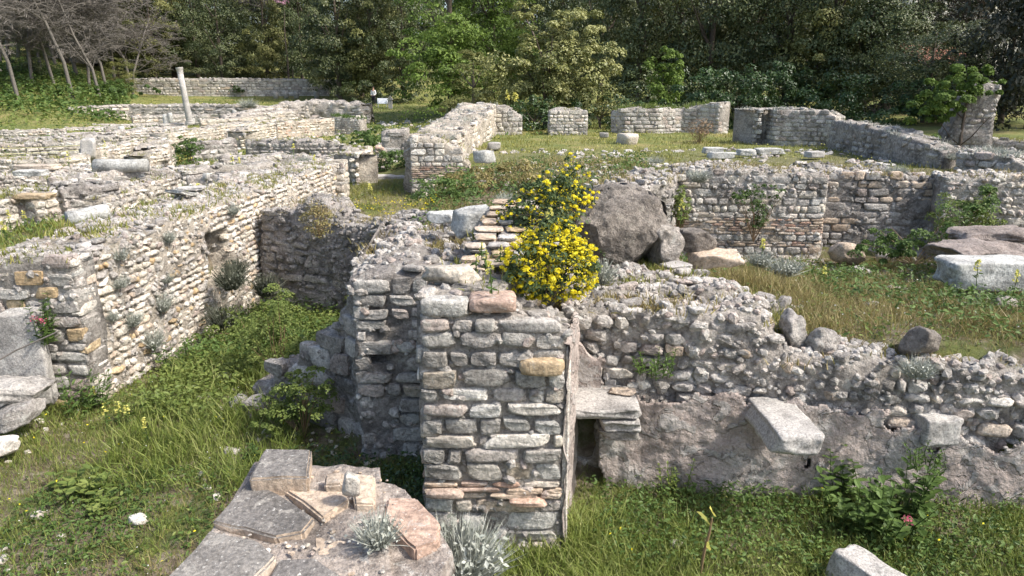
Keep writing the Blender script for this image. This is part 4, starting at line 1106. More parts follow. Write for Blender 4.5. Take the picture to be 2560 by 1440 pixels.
for px, lb in [(690, 'left stump before the back retaining wall'), (716, 'middle stump before the back retaining wall'), (741, 'right stump before the back retaining wall'), (792, 'grey stump at the right end of the back retaining wall')]:
    p = Y(px, 243, 82.5)
    t = thing('column_stump', lb, 'column stump', (p.x, 82.5, H(p.x, 82.5) - .05)); V, F = lathe([(.27, 0), (.27, .5), (.25, .75)], 14); link('shaft', mesh_np('shaft', V, F, M['slab'], smooth=True), t)
# lying shafts
def lying(label, a, b, r, mat='slab', cuts=0):
    a, b = Vector(a), Vector(b); d = b - a; L_ = d.length
    V, F = lathe([(r, -L_ / 2), (r * 1.01, -L_ / 4), (r, 0), (r * .98, L_ / 4), (r * .97, L_ / 2)], 22, 5, .03)
    o = link('column_shaft', mesh_np('column_shaft', V, F, M[mat], smooth=True), None, (a + b) / 2, d.to_track_quat('Z', 'Y').to_euler()); tag(o, label, 'column shaft')
za = 2.22
pa, pb = G(236, 416, za), G(368, 414, za); lying('thick white column shaft lying level on the rubble wall', pa, pb, .155, 'marble')
pa, pb = G(170, 552, 1.62), G(270, 528, 1.72); lying('half-buried marble shaft lying aslant in grass behind the long wall', pa, pb, .16, 'marble')
pa, pb = G(107, 296, 1.35), G(158, 297, 1.35); lying('grey cylinder lying on the far meadow', pa, pb, .3, 'slab')
slab_box('stone_slab', 'bright white tilted marble slab lying on the long wall', 'stone slab', G(452, 482, 2.18), (.55, .36, .07), -.5, 'marble', 9, rx=-.28)
slab_box('stone_slab', 'thin grey slab behind the bright white one', 'stone slab', G(478, 470, 2.15), (.55, .3, .05), .1, 'slab', 10)
slab_box('stone_slab', 'flat pale slab lying over the low wall at the left', 'stone slab', G(78, 432, 2.0), (.75, .4, .14), .05, 'marble', 12, cuts=4)
slab_box('stone_slab', 'long ochre flat stone projecting from the broken wall at the left', 'stone slab', G(85, 490, 1.98), (.8, .35, .09), .0, 'ochre', 13, cuts=4)
slab_box('stone_slab', 'long buff coping stone on the low wall at the left', 'stone slab', G(95, 418, 2.0), (1.1, .5, .14), .05, 'tan', 14, cuts=4)
single_rock('stone_block', 'carved upright capital-like block left of the sunlit rubble', 'stone block', G(222, 372, 1.95), (.45, .4, .75), .2, ry=.1, kind='block', mat='slab', seed=91, lumps=.03)
slab_box('trough', 'pale rectangular stone trough before the far grey ruins', 'stone trough', G(753, 282, 1.5), (1.9, .7, .6), .0, 'slab', 15, cuts=4)
# ------------------------------------------------------------------ trees
LEAF_Q = np.array([(-.5, 0, 0), (0, -.28, .06), (.5, 0, 0), (0, .28, .06)]); LEAF_F = np.array([(0, 1, 2, 3)])
def crown_mesh(name, lobes, nclump, nleaf, leaf, mat, seed, droop=0.0, clump_r=.26, flat=1.0):
    """lobes: (cx,cy,cz,rx,ry,rz); leaves sit in uneven clumps through the outer crown"""
    rng = np.random.default_rng(seed)
    Ps, Ns, Ts = [], [], []
    vol = np.array([l[3] * l[4] * l[5] for l in lobes]) ** .7; vol /= vol.sum()
    for l, w in zip(lobes, vol):
        n = max(4, int(nclump * w))
        d = rng.normal(0, 1, (n, 3)); d /= np.linalg.norm(d, axis=1)[:, None]
        rr = rng.uniform(.35, 1.04, n) ** .6
        wob = 1 + .22 * vnoise(d * 1.7 + seed, seed)
        C = np.array(l[:3]) + d * rr[:, None] * np.array(l[3:6]) * wob[:, None]
        R0 = min(l[3], l[5]) * clump_r * rng.uniform(.55, 1.35, n)
        m = max(6, int(nleaf / nclump))
        for c, r, dd in zip(C, R0, d):
            k = int(m * rng.uniform(.6, 1.4))
            e = rng.normal(0, 1, (k, 3)); e /= np.linalg.norm(e, axis=1)[:, None]
            e[:, 2] = np.where(e[:, 2] < -.3, -e[:, 2], e[:, 2])
            q = c + e * (r * rng.uniform(.55, 1.1, k) ** .5)[:, None] * np.array([1, 1, .75 * flat])
            q[:, 2] -= droop * rng.random(k) * r
            nn = e * .9 + dd * .4 + np.array([0, 0, .5]); nn /= np.linalg.norm(nn, axis=1)[:, None]
            Ps.append(q); Ns.append(nn); Ts.append(np.full(k, rng.random()) * .6 + rng.random(k) * .4)
    P = np.concatenate(Ps); N = np.concatenate(Ns); T = np.concatenate(Ts)
    R = rotmats(len(P), rng, N, .38)
    V, F, t = scatter(LEAF_Q, LEAF_F, P, R, leaf * rng.uniform(.6, 1.35, len(P)), T)
    return mesh_np(name, V, F, M[mat], t)
def trunk_mesh(name, h, r, seed, limbs=6, spread=2.0, lean=0, mat='bark', top=.85):
    rng = random.Random(seed); parts = []
    def add(V, F, C):
        parts.append((V, F, None))
        if C is not None: parts.append((V, C, None))
    pts = [(lean * h * t ** 1.3 + rng.uniform(-.08, .08) * h * .1 * (t > 0), rng.uniform(-.08, .08) * h * .1 * (t > 0), h * top * t) for t in (0, .2, .4, .6, .8, 1)]
    add(*tube(pts, [r * k for k in (1.25, 1, .85, .65, .45, .2)], 8))
    for i in range(limbs):
        t = rng.uniform(.25, .85); b = np.array(pts[int(t * 5)]); a = rng.uniform(0, 6.28); L_ = spread * rng.uniform(.6, 1.1)
        q = [b, b + np.array([math.cos(a) * L_ * .35, math.sin(a) * L_ * .35, L_ * .3]), b + np.array([math.cos(a) * L_ * .7, math.sin(a) * L_ * .7, L_ * .75]), b + np.array([math.cos(a) * L_, math.sin(a) * L_, L_ * 1.1])]
        add(*tube(q, [r * .45, r * .32, r * .2, r * .06], 6))
    V, F, T = merge(parts)
    return mesh_np(name, V, F, M[mat], smooth=True)
def bare_mesh(h, seed, mat='twig', lean=0.1, droop=.35):
    """leafless tree: limbs that branch four times into fine drooping twigs"""
    rng = random.Random(seed); limbs = []; 
    def grow(p, d, L_, r, lev):
        n = 4; pts = [p]; q = p; dd = d
        for i in range(n):
            dd = dd + np.array([rng.gauss(0, .16), rng.gauss(0, .16), rng.gauss(.03, .10) - (droop * .22 if lev > 1 else 0)]); dd /= np.linalg.norm(dd)
            q = q + dd * L_ / n; pts.append(q)
        limbs.append((pts, [r * (1 - .17 * i) for i in range(n + 1)], 6 if lev == 0 else 4 if lev < 2 else 3))
        if lev < 4:
            k = [9, 8, 7, 5][lev]
            for j in range(k):
                t = rng.uniform(.2, 1.0) if lev else rng.uniform(.16, 1)
                b = pts[min(n, max(1, int(t * n + .5)))]
                a = rng.uniform(0, 6.28); s = rng.uniform(.5, 1.0)
                nd = dd * .5 + np.array([math.cos(a) * s, math.sin(a) * s, rng.uniform(-.1, .5)]); nd /= np.linalg.norm(nd)
                grow(b, nd, L_ * (rng.uniform(.36, .58) if lev else rng.uniform(.28, .46)), r * (.42 if lev else .36), lev + 1)
    grow(np.array([0, 0, -.2]), np.array([lean, 0, 1.0]), h * .85, h * .011, 0)
    main = [tube(p, r, s, False)[:2] + (None,) for p, r, s in limbs if s >= 4]
    fine = [tube(p, [max(x, .016) for x in r], s, False)[:2] + (None,) for p, r, s in limbs if s < 4]
    V, F, T = merge(main); a = mesh_np('trunk', V, F, M[mat], smooth=True)
    V, F, T = merge(fine); b = mesh_np('branches', V, F, M[mat])
    return a, b
UL = [(0, 0, .55, .42, .42, .42), (.12, 0, .25, .36, .36, .22), (-.15, .05, .35, .34, .34, .3), (0, 0, .82, .28, .28, .2)]
TL = [(0, 0, .5, .36, .36, .46), (.15, -.1, .3, .34, .3, .26), (-.18, .0, .22, .3, .3, .2), (.05, 0, .85, .2, .2, .16)]
BL = [(0, 0, .5, .5, .45, .45), (.25, -.1, .35, .3, .3, .3), (-.28, -.1, .38, .3, .3, .32), (.0, -.15, .75, .3, .3, .22)]
def scaled(l, W_, H_): return [(a * W_, b * W_, c * H_, d * W_, e * W_, f * H_) for a, b, c, d, e, f in l]
CR = {}
for i, (k, lobes, mat, nl, leaf, nc) in enumerate([('dark0', UL, 't_dark', 25000, .19, 170), ('dark1', TL, 't_dark', 25000, .19, 150), ('dark2', BL, 't_dark', 25000, .19, 190), ('olive0', UL, 't_olive', 24000, .19, 150), ('olive1', TL, 't_olive', 24000, .18, 130),
                                           ('bright', TL, 't_bright', 30000, .17, 280), ('grey', UL, 't_grey', 9000, .2, 120), ('cyp', TL, 't_cyp', 14000, .22, 260)]):
    CR[k] = crown_mesh('crown', scaled(lobes, 10, 12), nc, nl, leaf, mat, 100 + i, flat=.7 if k == 'bright' else 1.0)
TRK = [trunk_mesh('trunk', 12, .28, 5 + i, 7, 3.2) for i in range(2)]
def tree(name, label, kind, px, y, w, h, group=None, rz=None, zoff=0, tilt=0):
    x = X(px, y, 2.5); z = H(x, y)
    t = thing(name, label, 'tree', (x, y, z - .1 + zoff), random.uniform(0, 6.28) if rz is None else rz, group)
    link('trunk', TRK[int(px) % 2], t, None, None, (w / 10 * .8, w / 10 * .8, h / 12))
    link('crown', CR[kind], t, None, None, (w / 10, w / 10, h / 12))
    return t
random.seed(20)
# trees on the bank above the back retaining wall
for px, y, w, h, k, lb in [(395, 93, 9, 13, 'olive0', 'brownish-green evergreen at the left end of the row above the back wall'), (500, 96, 9, 15, 'dark1', 'dark evergreen second in the row above the back wall'), (560, 90, 9, 11, 'dark0', 'broad dark evergreen directly behind the tall column'),
                          (672, 91, 8.5, 13, 'olive1', 'yellow-green evergreen above the right half of the back wall'), (760, 93, 9, 14, 'dark0', 'dark evergreen right of the yellow-green one above the back wall')]:
    tree('evergreen_tree', lb, k, px, y, w, h)
for px, y, w, h, k, lb in [(850, 80, 10, 15, 'dark1', 'dense dark evergreen at the right end of the back wall'), (935, 80, 9, 13, 'olive0', 'olive-tinted evergreen behind the standing visitor'), (905, 84, 11, 17, 'dark2', 'very dark broad tree behind the visitor, filling the gap'), (1010, 79, 9, 15, 'dark0', 'dark evergreen between the visitor and the spring-green tree')]:
    tree('evergreen_tree', lb, k, px, y, w, h)
tree('spring_tree', 'fresh spring-green tree with layered branches left of centre', 'bright', 1130, 58, 12.5, 16)
tree('spring_tree', 'smaller spring-green tree spreading to the right of the layered one', 'bright', 1235, 60, 10, 13)
tree('shrub_tree', 'drooping dull-green shrub below the spring-green trees', 'olive1', 1185, 47, 5.5, 4.6)
# the olive-green tree with rounded lobes
lobes = [(-1.7, 0, 2.2, 1.7, 1.5, 1.5), (1.5, -.2, 2.4, 1.9, 1.7, 1.6), (.1, -.4, 3.0, 1.6, 1.5, 1.5), (-.6, 0, 4.6, .95, 1.0, 1.4), (1.2, .1, 4.4, 1.35, 1.2, 1.2), (2.3, 0, 3.3, 1.1, 1.1, 1.2), (-.2, .4, 1.4, 2.4, 1.6, 1.2), (2.0, -.2, 1.2, 1.4, 1.2, .9)]
ty = 36; tx = X(1368, ty, 2.5)
t = thing('olive_green_tree', 'large rounded pale olive-green tree in the centre, standing on the terrace edge', 'tree', (tx, ty, H(tx, ty) - .15))
link('crown', crown_mesh('crown', lobes, 230, 34000, .13, 't_yellow', 61, clump_r=.32), t); link('trunk', trunk_mesh('trunk', 4.6, .2, 61, 7, 1.8), t)
for i, (px, y, w, h, k, lb) in enumerate([(1500, 56, 9, 15, 'dark1', 'dark evergreen just behind the large olive-green tree'), (1330, 66, 10, 17, 'dark2', 'dark tree between the spring-green tree and the large olive-green tree'), (1595, 50, 8, 13, 'dark0', 'dark evergreen right of the large olive-green tree'), (1690, 49, 8, 12, 'olive1', 'mid-green evergreen above the climbing ivy'),
                          (1640, 60, 9, 17, 'grey', 'thin grey-green tree rising behind the ivy'), (1770, 47, 8.5, 12.5, 'dark2', 'dark round-crowned evergreen above the gap between terrace walls'), (1870, 50, 8, 15, 'dark1', 'dark narrow evergreen right of the gap between terrace walls'), (1850, 60, 10, 17, 'dark0', 'tall dark evergreen behind the gap between terrace walls'),
                          (1960, 45, 7.5, 10, 'dark0', 'dark evergreen behind the tall corner of masonry'), (2060, 43, 7, 10.5, 'olive0', 'greyish evergreen with pale tips above the tall corner of masonry'), (2150, 42, 8, 12, 'dark1', 'dark dense evergreen left of the pale building'), (2215, 40, 6.5, 7, 'dark2', 'dark bushy evergreen above the descending wall'),
                          (1990, 58, 10, 17, 'dark2', 'tall dark tree at the back above the masonry corner'), (2110, 60, 9, 17, 'dark1', 'tall dark tree at the back left of the pale building')]):
    tree('evergreen_tree', lb, k, px, y, w, h)
tree('cypress', 'very dark ivy-clad cypress at the right edge', 'cyp', 2575, 30, 7.5, 14)
tree('cypress', 'second dark cypress just behind the one at the right edge', 'cyp', 2530, 38, 5, 12)
tree('evergreen_tree', 'dark shrubby tree behind the ivy-crowned tower', 'dark2', 2310, 34, 5.5, 4.6)
tree('evergreen_tree', 'low dark bush right of the ivy-crowned tower', 'cyp', 2500, 32, 5, 5)
# thin grey-green trees before the pale building
for i, (px, y, h, lb) in enumerate([(2395, 40, 8.5, 'crooked dark-limbed olive tree before the pale building'), (2450, 44, 10, 'second thin grey-leaved tree right of the crooked one')]):
    x = X(px, y, 2.5); t = thing('olive_tree', lb, 'tree', (x, y, H(x, y) - .1), i * 2.0)
    a, b = bare_mesh(h, 300 + i, 'bark', .18, .1); link('trunk', a, t); link('branches', b, t)
    link('crown', crown_mesh('crown', [(0, 0, h * .62, 2.4, 2.2, 2.1), (1.2, 0, h * .8, 1.6, 1.5, 1.3), (-1.3, 0, h * .75, 1.6, 1.4, 1.3)], 110, 5500, .13, 't_grey', 310 + i), t)
# dark wood further back
rng = np.random.default_rng(4)
k_ = 0
backs = []
for row, (y0, h0) in enumerate(((104, 20), (122, 26))):
    for px in range(-140, 2760, 118):
        if 2240 < px < 2470: continue
        y = y0 + random.uniform(-5, 5); x = X(px + random.uniform(-35, 35), y, 8); z = H(x, y)
        t = thing('wood_tree', 'dark tree of the wood closing the view at the back', 'tree', (x, y, z - .3), random.uniform(0, 6.28), 'dark trees of the wood at the back')
        ck = CR[random.choice(('dark0', 'dark1', 'dark2', 'dark1'))]; w = random.uniform(12, 16); hh = h0 * random.uniform(.8, 1.15)
        link('crown', ck, t, None, None, (w / 10, w / 10, hh / 12)); link('trunk', TRK[row], t, None, None, (1, 1, hh / 12))
# --- bare trees, far left
BM = [bare_mesh(14, 401, 'twig', .03, .7), bare_mesh(14, 402, 'twig', -.09, .65), bare_mesh(15, 403, 'twig', .02, .5)]
for i, (px, y, k, s, rz, lb) in enumerate([(45, 58, 1, 1.0, .2, 'bare grey tree with twin leaning trunks at the left edge'), (182, 62, 1, 1.05, .0, 'bare tree leaning to the left with a pale trunk'), (250, 66, 0, .95, 1.0, 'bare grey tree with drooping twigs beside the back wall'),
                                         (-60, 60, 2, 1.0, 2.0, 'bare tree cut by the left edge'), (110, 74, 2, 1.1, .5, 'bare tree further back between the two leaning ones'), (10, 78, 0, 1.2, 4.0, 'bare tree behind the twin-trunked one'), (200, 82, 2, 1.2, 3.0, 'bare tree behind the leaning pale trunk'), (290, 84, 0, 1.2, 2.2, 'bare twiggy tree next to the first evergreen'),
                                         (330, 80, 2, .8, 5.2, 'small bare tree at the left end of the back wall'), (150, 90, 0, 1.3, 1.2, 'bare tree high on the bank in front of the parked car'), (60, 92, 1, 1.3, 3.2, 'bare tree high on the bank left of the parked car'), (235, 92, 2, 1.2, 4.1, 'bare tree high on the bank right of the parked car'),
    (-30, 50, 1, .85, 1.1, 'bare tree with drooping grey twigs, nearest the camera at the left edge'), (85, 66, 0, 1.0, 5.0, 'bare tree whose twigs hang between the leaning trunks'), (140, 68, 2, 1.0, 2.6, 'slim bare tree just left of the leaning pale trunk'), (225, 72, 1, 1.0, 3.6, 'bare tree with drooping twigs right of the leaning pale trunk'),
    (270, 74, 2, 1.0, 1.4, 'bare tree with hanging twigs above the yellowish shrub'), (30, 70, 2, 1.1, 4.6, 'bare upright tree behind the left leaning trunks'), (330, 90, 0, 1.0, .6, 'bare tree in front of the first evergreen of the row'), (735, 100, 2, 1.2, .3, 'bare tree showing between the evergreens above the back wall')]):
    x = X(px, y, 3); t = thing('bare_tree', lb, 'tree', (x, y, H(x, y) - .1), rz)
    link('trunk', BM[k][0], t, None, None, (s, s, s)); link('branches', BM[k][1], t, None, None, (s, s, s))
for i, (px, y, w, h, lb) in enumerate([(95, 70, 4, 4.5, 'dark clump of shrub behind the bare trees'), (305, 76, 4, 3.6, 'yellowish rounded shrub at the left end of the back wall')]):
    tree('shrub', lb, 'dark0' if i == 0 else 'olive0', px, y, w, h)
for i, (px, y, w, h, k, lb) in enumerate([(0, 96, 11, 9, 'grey', 'grey-green tree on the bank at the far left edge'), (95, 94, 9, 7.5, 'dark2', 'dark tree on the bank behind the bare trees'), (180, 95, 9, 7, 'grey', 'grey-green bushy tree below the parked car'), (290, 96, 9, 9, 'olive0', 'olive tree on the bank between the bare trees and the evergreens')]):
    tree('evergreen_tree', lb, k, px, y, w, h)
# blossom
x = X(712, 88, 10); z = Y(712, 4, 88).z
t = thing('blossom_tree', 'pink blossoming treetop showing above the evergreens', 'tree', (x, 88, H(x, 88)))
link('crown', crown_mesh('crown', [(0, 0, z - H(x, 88) + .9, 1.1, 1.0, 1.2)], 40, 1200, .14, 'blossom', 71), t); link('trunk', trunk_mesh('trunk', z - H(x, 88) + .6, .12, 3, 4, 1.0), t)

# --- hedge of ivy and climbers
def ivy_mass(name, label, lobes, n, leaf, mat, seed, loc, cat='ivy', trunk=True, nclump=80):
    t = thing(name, label, cat, loc)
    link('foliage', crown_mesh('foliage', lobes, nclump, n, leaf, mat, seed, droop=.5), t)
    if trunk: link('stem', trunk_mesh('stem', max(l[2] for l in lobes) * .95, .05, seed, 7, .8), t)
    return t
def low(px, y): x = X(px, y, 2.2); return (x, y, H(x, y))
ivy_mass('ivy_hedge', 'dark ivy bank between the terrace wall and the tall masonry corner', [(0, 0, 1.2, 2.0, 1.0, 1.6), (1.3, 0, 1.8, 1.2, 1.0, 1.4), (-1.5, 0, 1.5, 1.2, 1, 1.3)], 9000, .13, 'ivy', 501, low(1840, 35))
ivy_mass('climber', 'bright green climber hanging above the terrace wall', [(0, 0, 2.2, 1.0, .6, 1.7), (.2, 0, 3.1, .7, .5, .9)], 5200, .12, 't_bright', 502, low(1652, 38))
ivy_mass('ivy_hedge', 'dark ivy undergrowth below the greyish evergreen', [(0, 0, 1.0, 2.2, 1.2, 1.3), (2.4, 0, 1.2, 1.8, 1, 1.5), (-1.6, 0, 1.3, 1.4, 1, 1.4)], 9000, .13, 'ivy', 503, low(2180, 33))
ivy_mass('undergrowth', 'dark shrub beneath the large olive-green tree, left of the wall stump', [(0, 0, .6, 1.3, 1.0, .8)], 3600, .11, 'ivy', 504, low(1335, 34), cat='shrub')
ivy_mass('undergrowth', 'dark undergrowth behind the wall stump under the olive-green tree', [(0, 0, .7, 1.7, 1.0, 1.0), (2, 0, .6, 1.6, 1, .8)], 4600, .11, 'ivy', 505, low(1500, 35), cat='shrub')
ivy_mass('undergrowth', 'dark thicket below the trees left of the spring-green tree', [(0, 0, 1.0, 3, 1.5, 1.5), (4, 0, 1.0, 3, 1.5, 1.4)], 7000, .17, 't_dark', 506, low(890, 76), cat='shrub')
for i, px in enumerate((1600, 1700, 1800, 1950, 2080, 2200, 2330, 2440, 2540)):
    ivy_mass('undergrowth', 'dark undergrowth under the trees, patch %s' % ('right of the olive-green tree', 'behind the bright climber', 'behind the gap between terrace walls', 'behind the tall masonry corner', 'behind the crest of the descending wall', 'behind the middle of the descending wall', 'left of the ivy-crowned tower', 'right of the ivy-crowned tower', 'at the right edge')[i], [(0, 0, 1.1, 2.6, 1.3, 1.7), (2.2, .5, .9, 2, 1.2, 1.3)], 5200, .15, 'ivy' if i % 2 else 't_dark', 530 + i, low(px, 41 + (i % 3)), cat='shrub')
zt_ = 4.1
ivy_mass('ivy', 'bright green ivy crown spreading over the leaning tower stump', [(-.15, 0, 3.1 - .9, .9, .8, .45), (-.75, 0, 2.55 - .9, .7, .7, .6), (.45, 0, 2.75 - .9, .5, .6, .45), (-1.0, .1, 1.7 - .9, .55, .6, .9), (-.3, .2, 2.6 - .9, .9, .7, .5), (-.5, -.3, 2.7 - .9, 1.0, .5, .5), (.2, -.3, 2.95 - .9, .7, .4, .35)], 17000, .095, 't_bright', 507, (X(2400, 20.6), 20.9, zt_ - 2.0), trunk=True)
ivy_mass('creeper', 'patch of dark green creeper on the retaining wall at the back', [(0, 0, .8, .8, .3, .8)], 500, .16, 'ivy', 508, (X(592, 83.6), 83.7, H(X(592, 83.6), 83.6)), trunk=False, nclump=12)
ivy_mass('bramble', 'rounded bramble bush on the grass left of the central ruin', [(0, 0, .35, 1.2, 1.0, .5), (1.2, .1, .3, .9, .8, .45)], 3200, .10, 'weed', 509, low(885, 33), cat='bush', trunk=False)
ivy_mass('bramble', 'smaller green bush on the grass before the standing visitor', [(0, 0, .35, .9, .8, .45)], 1600, .10, 'weed', 510, low(940, 38), cat='bush', trunk=False)
ivy_mass('ground_cover', 'dark green low creepers covering the bank at the far left', [(0, 0, .4, 5, 3, .8), (-6, 0, .4, 5, 3, .8), (4.5, 3, .5, 4, 3, .8)], 9000, .22, 'weed', 511, low(110, 60), cat='ground cover', trunk=False)['kind'] = 'stuff'

# ------------------------------------------------------------------ grasses
def ground_grass(name, label, n, xr, yr, h, mat, seed, w=.05, keep=None, far=0.0, clump=.5, bend=.45, tilt=.3, cat='grass'):
    rng = np.random.default_rng(seed)
    x = rng.uniform(xr[0], xr[1], n * 3); y = rng.uniform(yr[0], yr[1], n * 3)
    m = np.ones(len(x), bool)
    if far: m &= rng.random(len(x)) < np.minimum(1, (far / np.maximum(y, .1)) ** 1.7)
    pn = fbm(np.column_stack([x * 1.4, y * 1.4, x * 0]), seed, 3)
    m &= rng.random(len(x)) < np.clip(.55 + clump * pn * 1.6, .03, 1)
    if keep is not None: m &= keep(x, y)
    # only where the picture can look
    d = y * cP + 1.1; m &= (np.abs(x) < d * .74)
    x, y, pn = x[m][:n], y[m][:n], pn[m][:n]
    z = height(x, y) - .01
    P = np.column_stack([x, y, z])
    hh = h * (1 + .6 * fbm(np.column_stack([x * .9, y * .9, x * 0]), seed + 9, 2))
    hh = hh * (1 if not far else np.maximum(1, y / far) ** .35)
    V, F, t = blades(P, hh, rng, tilt, w, bend)
    o = link(name, mesh_np(name, V, F, M[mat], t)); return tag(o, label, cat, kind='stuff')
inL = lambda x, y: inpoly(x, y, PIT_L)
inR = lambda x, y: inpoly(x, y, PIT_R) | (inpoly(x, y, [(.6, 0), (12, 0), (12, 6.5), (.6, 7.3)]))
nost = lambda x, y: ~((x > -1.75) & (x < -.25) & (y < 4.3)) & ~((x > -.85) & (x < .5) & (y > 5.95)) & ~((x > -1.8) & (y > 7.7) & (x < 0))
ground_grass('grass', 'rough green meadow grass in the pit left of the foreground stub', 42000, (-8, .45), (2.6, 15), .10, 'grass', 1, keep=lambda x, y: inL(x, y) & nost(x, y), w=.035)
ground_grass('grass', 'fresh grass and weeds at the far left of the pit', 12000, (-8, -3.2), (3.2, 9.2), .12, 'grass', 61, clump=.1, w=.035)
ground_grass('dry_grass', 'straw-coloured grass mixed through the left pit', 26000, (-8, .3), (2.6, 14), .10, 'grass_dry', 2, keep=lambda x, y: inL(x, y) & nost(x, y), w=.025, tilt=.5)
ground_grass('tall_grass', 'long bright grass along the shaded path by the long wall', 9000, (-5.3, -2.4), (7, 14.4), .26, 'grass', 3, keep=lambda x, y: inL(x, y) & (x > -5.6 + .0 * y) & (np.abs(x + 3.6 + (y - 8) * .12) < 1.1), w=.022, bend=.7)
ground_grass('grass', 'lush grass at the foot of the plastered wall, lower right', 28000, (-.3, 6.2), (4.0, 7.3), .16, 'grass', 4, keep=lambda x, y: inR(x, y) & nost(x, y), w=.03, bend=.55)
ground_grass('tall_grass', 'long arching grass beside the base of the central pier', 3800, (.45, 1.7), (4.6, 6.4), .30, 'grass', 5, keep=inR, w=.018, bend=.8)
ground_grass('tall_grass', 'spiky grass growing in the cleft behind the right wall top', 900, (2.55, 2.95), (7.2, 7.8), .34, 'grass_y', 6, w=.02)
ground_grass('dry_grass', 'brown and green grass of the slope behind the right-hand wall', 30000, (.6, 9.5), (7.1, 14.9), .12, 'grass_dry', 7, keep=lambda x, y: (y > 7.45 - .12 * x), w=.03, tilt=.45)
ground_grass('grass', 'green grass mixed on the slope behind the right-hand wall', 8000, (2.2, 9.5), (6.9, 14.9), .10, 'grass', 8, keep=lambda x, y: (y > 7.45 - .12 * x), w=.03)
ground_grass('grass', 'short green grass between the cross wall and the stone steps', 9000, (-5, -1), (12.6, 22.2), .13, 'grass_y', 9, w=.04)
ground_grass('scrub_grass', 'dry scrubby grass on the slope below the central ruin', 12000, (-2.2, 3.5), (9.5, 20.5), .18, 'grass_dry', 10, w=.035, tilt=.45)
ground_grass('grass', 'bright green patch of grass beside the boulder', 1800, (1.6, 2.7), (8.8, 10), .16, 'grass', 11, w=.025)
ground_grass('grass', 'mown yellow-green turf of the terrace', 40000, (-3, 16), (16, 44), .09, 'grass_y', 12, far=17, w=.09)
ground_grass('grass', 'grass growing between the ruins on the left', 26000, (-14, -5.9), (9.6, 32), .11, 'grass_y', 13, far=13, w=.08)
ground_grass('grass', 'green grass on the far left between the walls', 9000, (-14, -5.9), (9.6, 26), .2, 'grass', 14, far=12, w=.06)
ground_grass('meadow_grass', 'yellow-green grass of the far meadow', 40000, (-46, 12), (30, 92), .09, 'grass_y', 15, far=36, w=.14)
ground_grass('meadow_grass', 'green grass of the far bank and meadow', 22000, (-60, 14), (34, 96), .15, 'grass', 16, far=50, w=.14)

def fallen(label, n, xr, yr, size, mat, seed, keep=None):
    rng = np.random.default_rng(seed); x = rng.uniform(*xr, n * 3); y = rng.uniform(*yr, n * 3)
    pn = fbm(np.column_stack([x * .7, y * .7, x * 0]), seed, 3); m = pn > .05
    if keep is not None: m &= keep(x, y)
    x, y = x[m][:n], y[m][:n]; k = len(x); P = np.column_stack([x, y, height(x, y) + .01]); sz = size * rng.uniform(.4, 1.3, k)
    S3 = np.column_stack([sz * rng.uniform(.9, 1.8, k), sz, sz * rng.uniform(.4, .8, k)]); parts = []
    for v in range(6):
        ii = np.arange(k) % 6 == v; V0, F0 = SHAPES[('rubble', 1)][v]; V, F, t = scatter(V0, F0, P[ii], rotmats(ii.sum(), rng, None, .25), S3[ii], rng.random(ii.sum())); parts.append((V, F, t))
    V, F, t = merge(parts); o = link('fallen_stones', mesh_np('fallen_stones', V, F, M[mat], t)); tag(o, label, 'rubble', kind='stuff')
fallen('loose stones fallen among the ruins on the left', 800, (-13.5, -5.9), (9.8, 32), .20, 'grey', 1)
fallen('pale stones scattered among the middle-distance ruins', 500, (-22, -4), (24, 60), .26, 'grey', 2)
fallen('stones and chips lying on the slope behind the right-hand wall', 900, (.8, 9), (7.4, 15), .09, 'grey', 3, lambda x, y: y > 7.6 - .12 * x)
fallen('stones scattered along the edge of the terrace', 500, (-2, 10), (15.5, 24), .15, 'grey', 4)
fallen('small stones in the grass of the left pit', 260, (-6, -1), (3, 13), .07, 'pale', 5, lambda x, y: inL(x, y) & nost(x, y))
# leafy low growth
LV = np.array([(0, 0, 0), (-.22, .33, .05), (.22, .33, .05), (-.2, .7, .04), (.2, .7, .04), (0, 1, -.05), (0, .33, -.02), (0, .7, -.03)]) 
LF = np.array([(0, 6, 1, 1), (0, 2, 6, 6), (1, 6, 7, 3), (6, 2, 4, 7), (3, 7, 5, 5), (7, 4, 5, 5)])
LFq = np.array([(1, 6, 7, 3), (6, 2, 4, 7)]); LFt = np.array([(0, 6, 1), (0, 2, 6), (3, 7, 5), (7, 4, 5)])
def leaves(P, up, size, rng, tilt=.5, width=1.0):
    T = LV * np.array([width, 1, 1])
    R = rotmats(len(P), rng, up, tilt)
    tone = rng.random(len(P)); sz = size * rng.uniform(.55, 1.3, len(P))
    V, F1, t = scatter(T, LFq, P, R, sz, tone); _, F2, _ = scatter(T, LFt, P, R, sz)
    return V, [F1, F2], t
def leafy_cover(label, n, xr, yr, size, mat, seed, keep=None, hmax=.1, name='ground_cover', clump=1.2):
    rng = np.random.default_rng(seed)
    x = rng.uniform(*xr, n * 3); y = rng.uniform(*yr, n * 3)
    pn = fbm(np.column_stack([x * 1.5, y * 1.5, x * 0]), seed, 3)
    m = rng.random(len(x)) < np.clip(.35 + clump * pn, 0, 1)
    if keep is not None: m &= keep(x, y)
    x, y = x[m][:n], y[m][:n]
    P = np.column_stack([x, y, height(x, y) + rng.uniform(.0, hmax, len(x))])
    V, F, t = leaves(P, None, size, rng, .45)
    o = link(name, mesh_np(name, V, F, M[mat], t)); tag(o, label, 'ground cover', kind='stuff')
leafy_cover('dark creeping leaves in the shade between the two piers', 7500, (-2.6, -.5), (4.3, 7.9), .055, 'ivy', 21, keep=nost, hmax=.14, clump=.3)
leafy_cover('clover and small weeds among the grass at the lower left', 9500, (-5.5, -.9), (2.7, 7.5), .05, 'weed', 22, keep=nost, hmax=.09)
